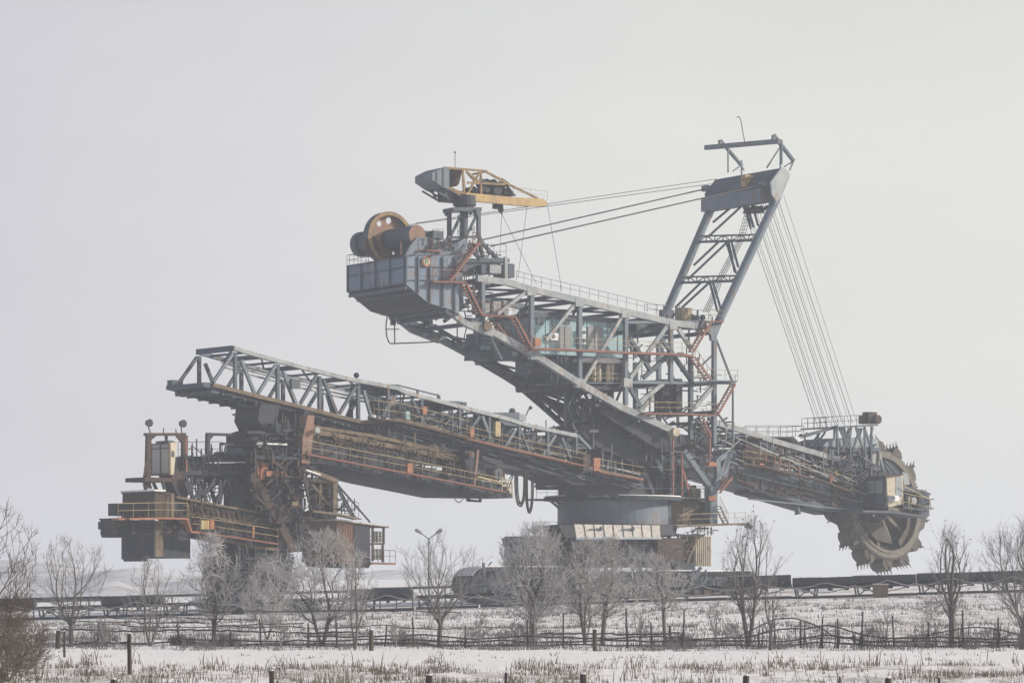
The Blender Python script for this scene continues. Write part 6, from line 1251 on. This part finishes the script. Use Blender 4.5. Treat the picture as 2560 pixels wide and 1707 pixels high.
for i in range(34):
    px = R.uniform(1850, 2560); x, z = fz(px); bs = MB(); bs.tube((x, YF-.05, z-.1), (x+R.uniform(-.18, .18), YF-.05, z+R.uniform(.5, 1.25)), R.uniform(.022, .04), 5, .018); bs.build('fence_stake', 'fence', FN)
bs = MB()
for i in range(150):
    px = R.choice((R.uniform(1850, 2560), R.uniform(2250, 2560), R.uniform(150, 2560))); x, z = fz(px); bs.tube((x, YF-.1, z-.02), (x+R.uniform(-.5, .5), YF-.1+R.uniform(-.2, .2), z+R.uniform(.25, 1.0)), .016, 3, .006)
for i in range(26):
    px = R.uniform(1850, 2560); x, z = fz(px); bs.tube((x, YF-.14, z+R.uniform(.05, .5)), (x+R.uniform(.8, 2.4), YF-.14, z+R.uniform(.1, .8)), .02, 4, .01)
kind(bs.build('woven_sticks', 'fence', FN), 'stuff')
PG = 'old posts standing in the snow'
def post(px, yt, yb, wpx, Y, lab, mm='wood'):
    x = gpx(px, Y); z = ground_z(x, Y); zt = CAMZ+(HZ-yt)*Y/FPX; r = wpx*Y/FPX/2; m = MB(); rr = random.Random(int(px)); tw = rr.random(); lean = rr.uniform(-.03, .03); n = 7
    ring = lambda zz, k, ox: [Vector((x+ox+cos(2*pi*i/n+tw)*r*k*(1+.12*((i*7) % 3-1)), Y+sin(2*pi*i/n+tw)*r*k, zz)) for i in range(n)]
    m.loft(ring(z-.3, 1.05, 0), ring(zt-.03, .96, lean)); m.loft(ring(zt-.03, .95, lean), ring(zt, .8, lean))
    o = thing('wooden_post', lab, 'post', (x, Y, z), PG); m.build('post_shaft', mm, o); m = MB(); m.loft(ring(zt+.002, .78, lean), ring(zt+.03, .55, lean)); m.build('snow_cap', 'snow', o)
def YG(yb): return 3.25*FPX/(yb-HZ)
for px, yt, yb, wp, lab in ((325, 1583, 1680, 13, 'tallest dark post on the open snow at left'), (161, 1577, 1641, 7, 'thin leaning post at far left before the fence'), (928, 1574, 1627, 13, 'squat post by the slender bare tree'), (1488, 1572, 1628, 13, 'square post in front of the leaning frosted tree'), (1676, 1563, 1611, 8, 'slim post at the foot of the low frosted tree'), (145, 1575, 1622, 14, 'broad dark post beside the thin leaning one')):
    post(px, yt, yb, wp, YG(yb), lab)
for px, yt, wp, lab in ((679, 1676, 14, 'rounded post top at the bottom edge, left of centre'), (285, 1697, 20, 'post top barely showing at the lower left'), (1074, 1687, 20, 'square post top at the bottom edge near the centre'), (1601, 1999, 0, ''), (1461, 1684, 20, 'post top at the bottom edge right of the centre'), (1863, 1688, 20, 'post top at the bottom edge below the tree with upright shoots'), (2222, 1694, 20, 'broad post top at the bottom edge at right'), (1263, 1680, 9, 'thin split stake at the bottom edge near the centre'), (2098, 1690, 6, 'thin stake at the bottom edge below the wheel'), (2345, 1692, 7, 'thin stake at the lower right')):
    if wp: post(px, yt, 0, wp, 66, lab)
# ================================================================ GRASS
def blades(n, fY, h0, h1, wd, seed, clump=True, bush=0.):
    rg = random.Random(seed); vs, fs = [], []
    c = 0
    while c < n:
        Y = fY(rg); px = rg.uniform(-30, 2590); x = gpx(px, Y)
        if clump and noise.noise(Vector((x*.35, Y*.16, seed)))+.35*noise.noise(Vector((x*1.7, Y*.6, seed))) < rg.uniform(-.12, .5): continue
        k = rg.randint(2, 7) if rg.random() < .85 else rg.randint(8, 16)
        for j in range(k):
            bx_ = x+rg.gauss(0, .14); by = Y+rg.gauss(0, .14); z = ground_z(bx_, by)-.02; h = h0+(h1-h0)*rg.random()**3; a = rg.uniform(-.5, .5)*h*(.4+.7*rg.random()); w_ = wd*rg.uniform(.6, 1.5); o = len(vs)
            mx_ = bx_+a*.35; tx = bx_+a
            vs += [(bx_-w_/2, by, z), (bx_+w_/2, by, z), (mx_+w_*.4, by, z+h*.6), (mx_-w_*.4, by, z+h*.6), (tx, by+.02, z+h)]
            fs += [(o, o+1, o+2, o+3), (o+3, o+2, o+4)]; c += 1
    return vs, fs
def stuffmesh(name, parts, m, label=None):
    vs, fs = [], []
    for a, b_ in parts: o = len(vs); vs += a; fs += [tuple(i+o for i in f) for f in b_]
    me = bpy.data.meshes.new(name); me.from_pydata(vs, [], fs); me.materials.append(M[m]); o = bpy.data.objects.new(name, me); C.objects.link(o); o['kind'] = 'stuff'
    if label: o['label'] = label; o['category'] = 'grass'
stuffmesh('dry_grass', [blades(9000, lambda r: 80+21*r.random()**.8, .03, .26, .018, 1), blades(1500, lambda r: r.uniform(80, 103), .15, .5, .02, 8), blades(320, lambda r: r.uniform(84, 104), .2, .8, .024, 2, False), blades(900, lambda r: r.uniform(100, 118), .03, .16, .025, 3)], 'grass', 'dry brown grass and weed stalks poking through the snow in the foreground')
stuffmesh('frosted_weeds', [blades(15000, lambda r: r.uniform(119, 150), .04, .36, .022, 4), blades(14000, lambda r: r.uniform(145, 243), .05, .34, .032, 5), blades(2500, lambda r: r.uniform(122, 130), .2, .9, .018, 6), blades(4500, lambda r: r.gauss(205, 5), .1, .45, .03, 7), blades(3500, lambda r: r.gauss(168, 3), .1, .4, .025, 9)], 'grassf', 'grey frosted weeds and brush covering the bank behind the fence')
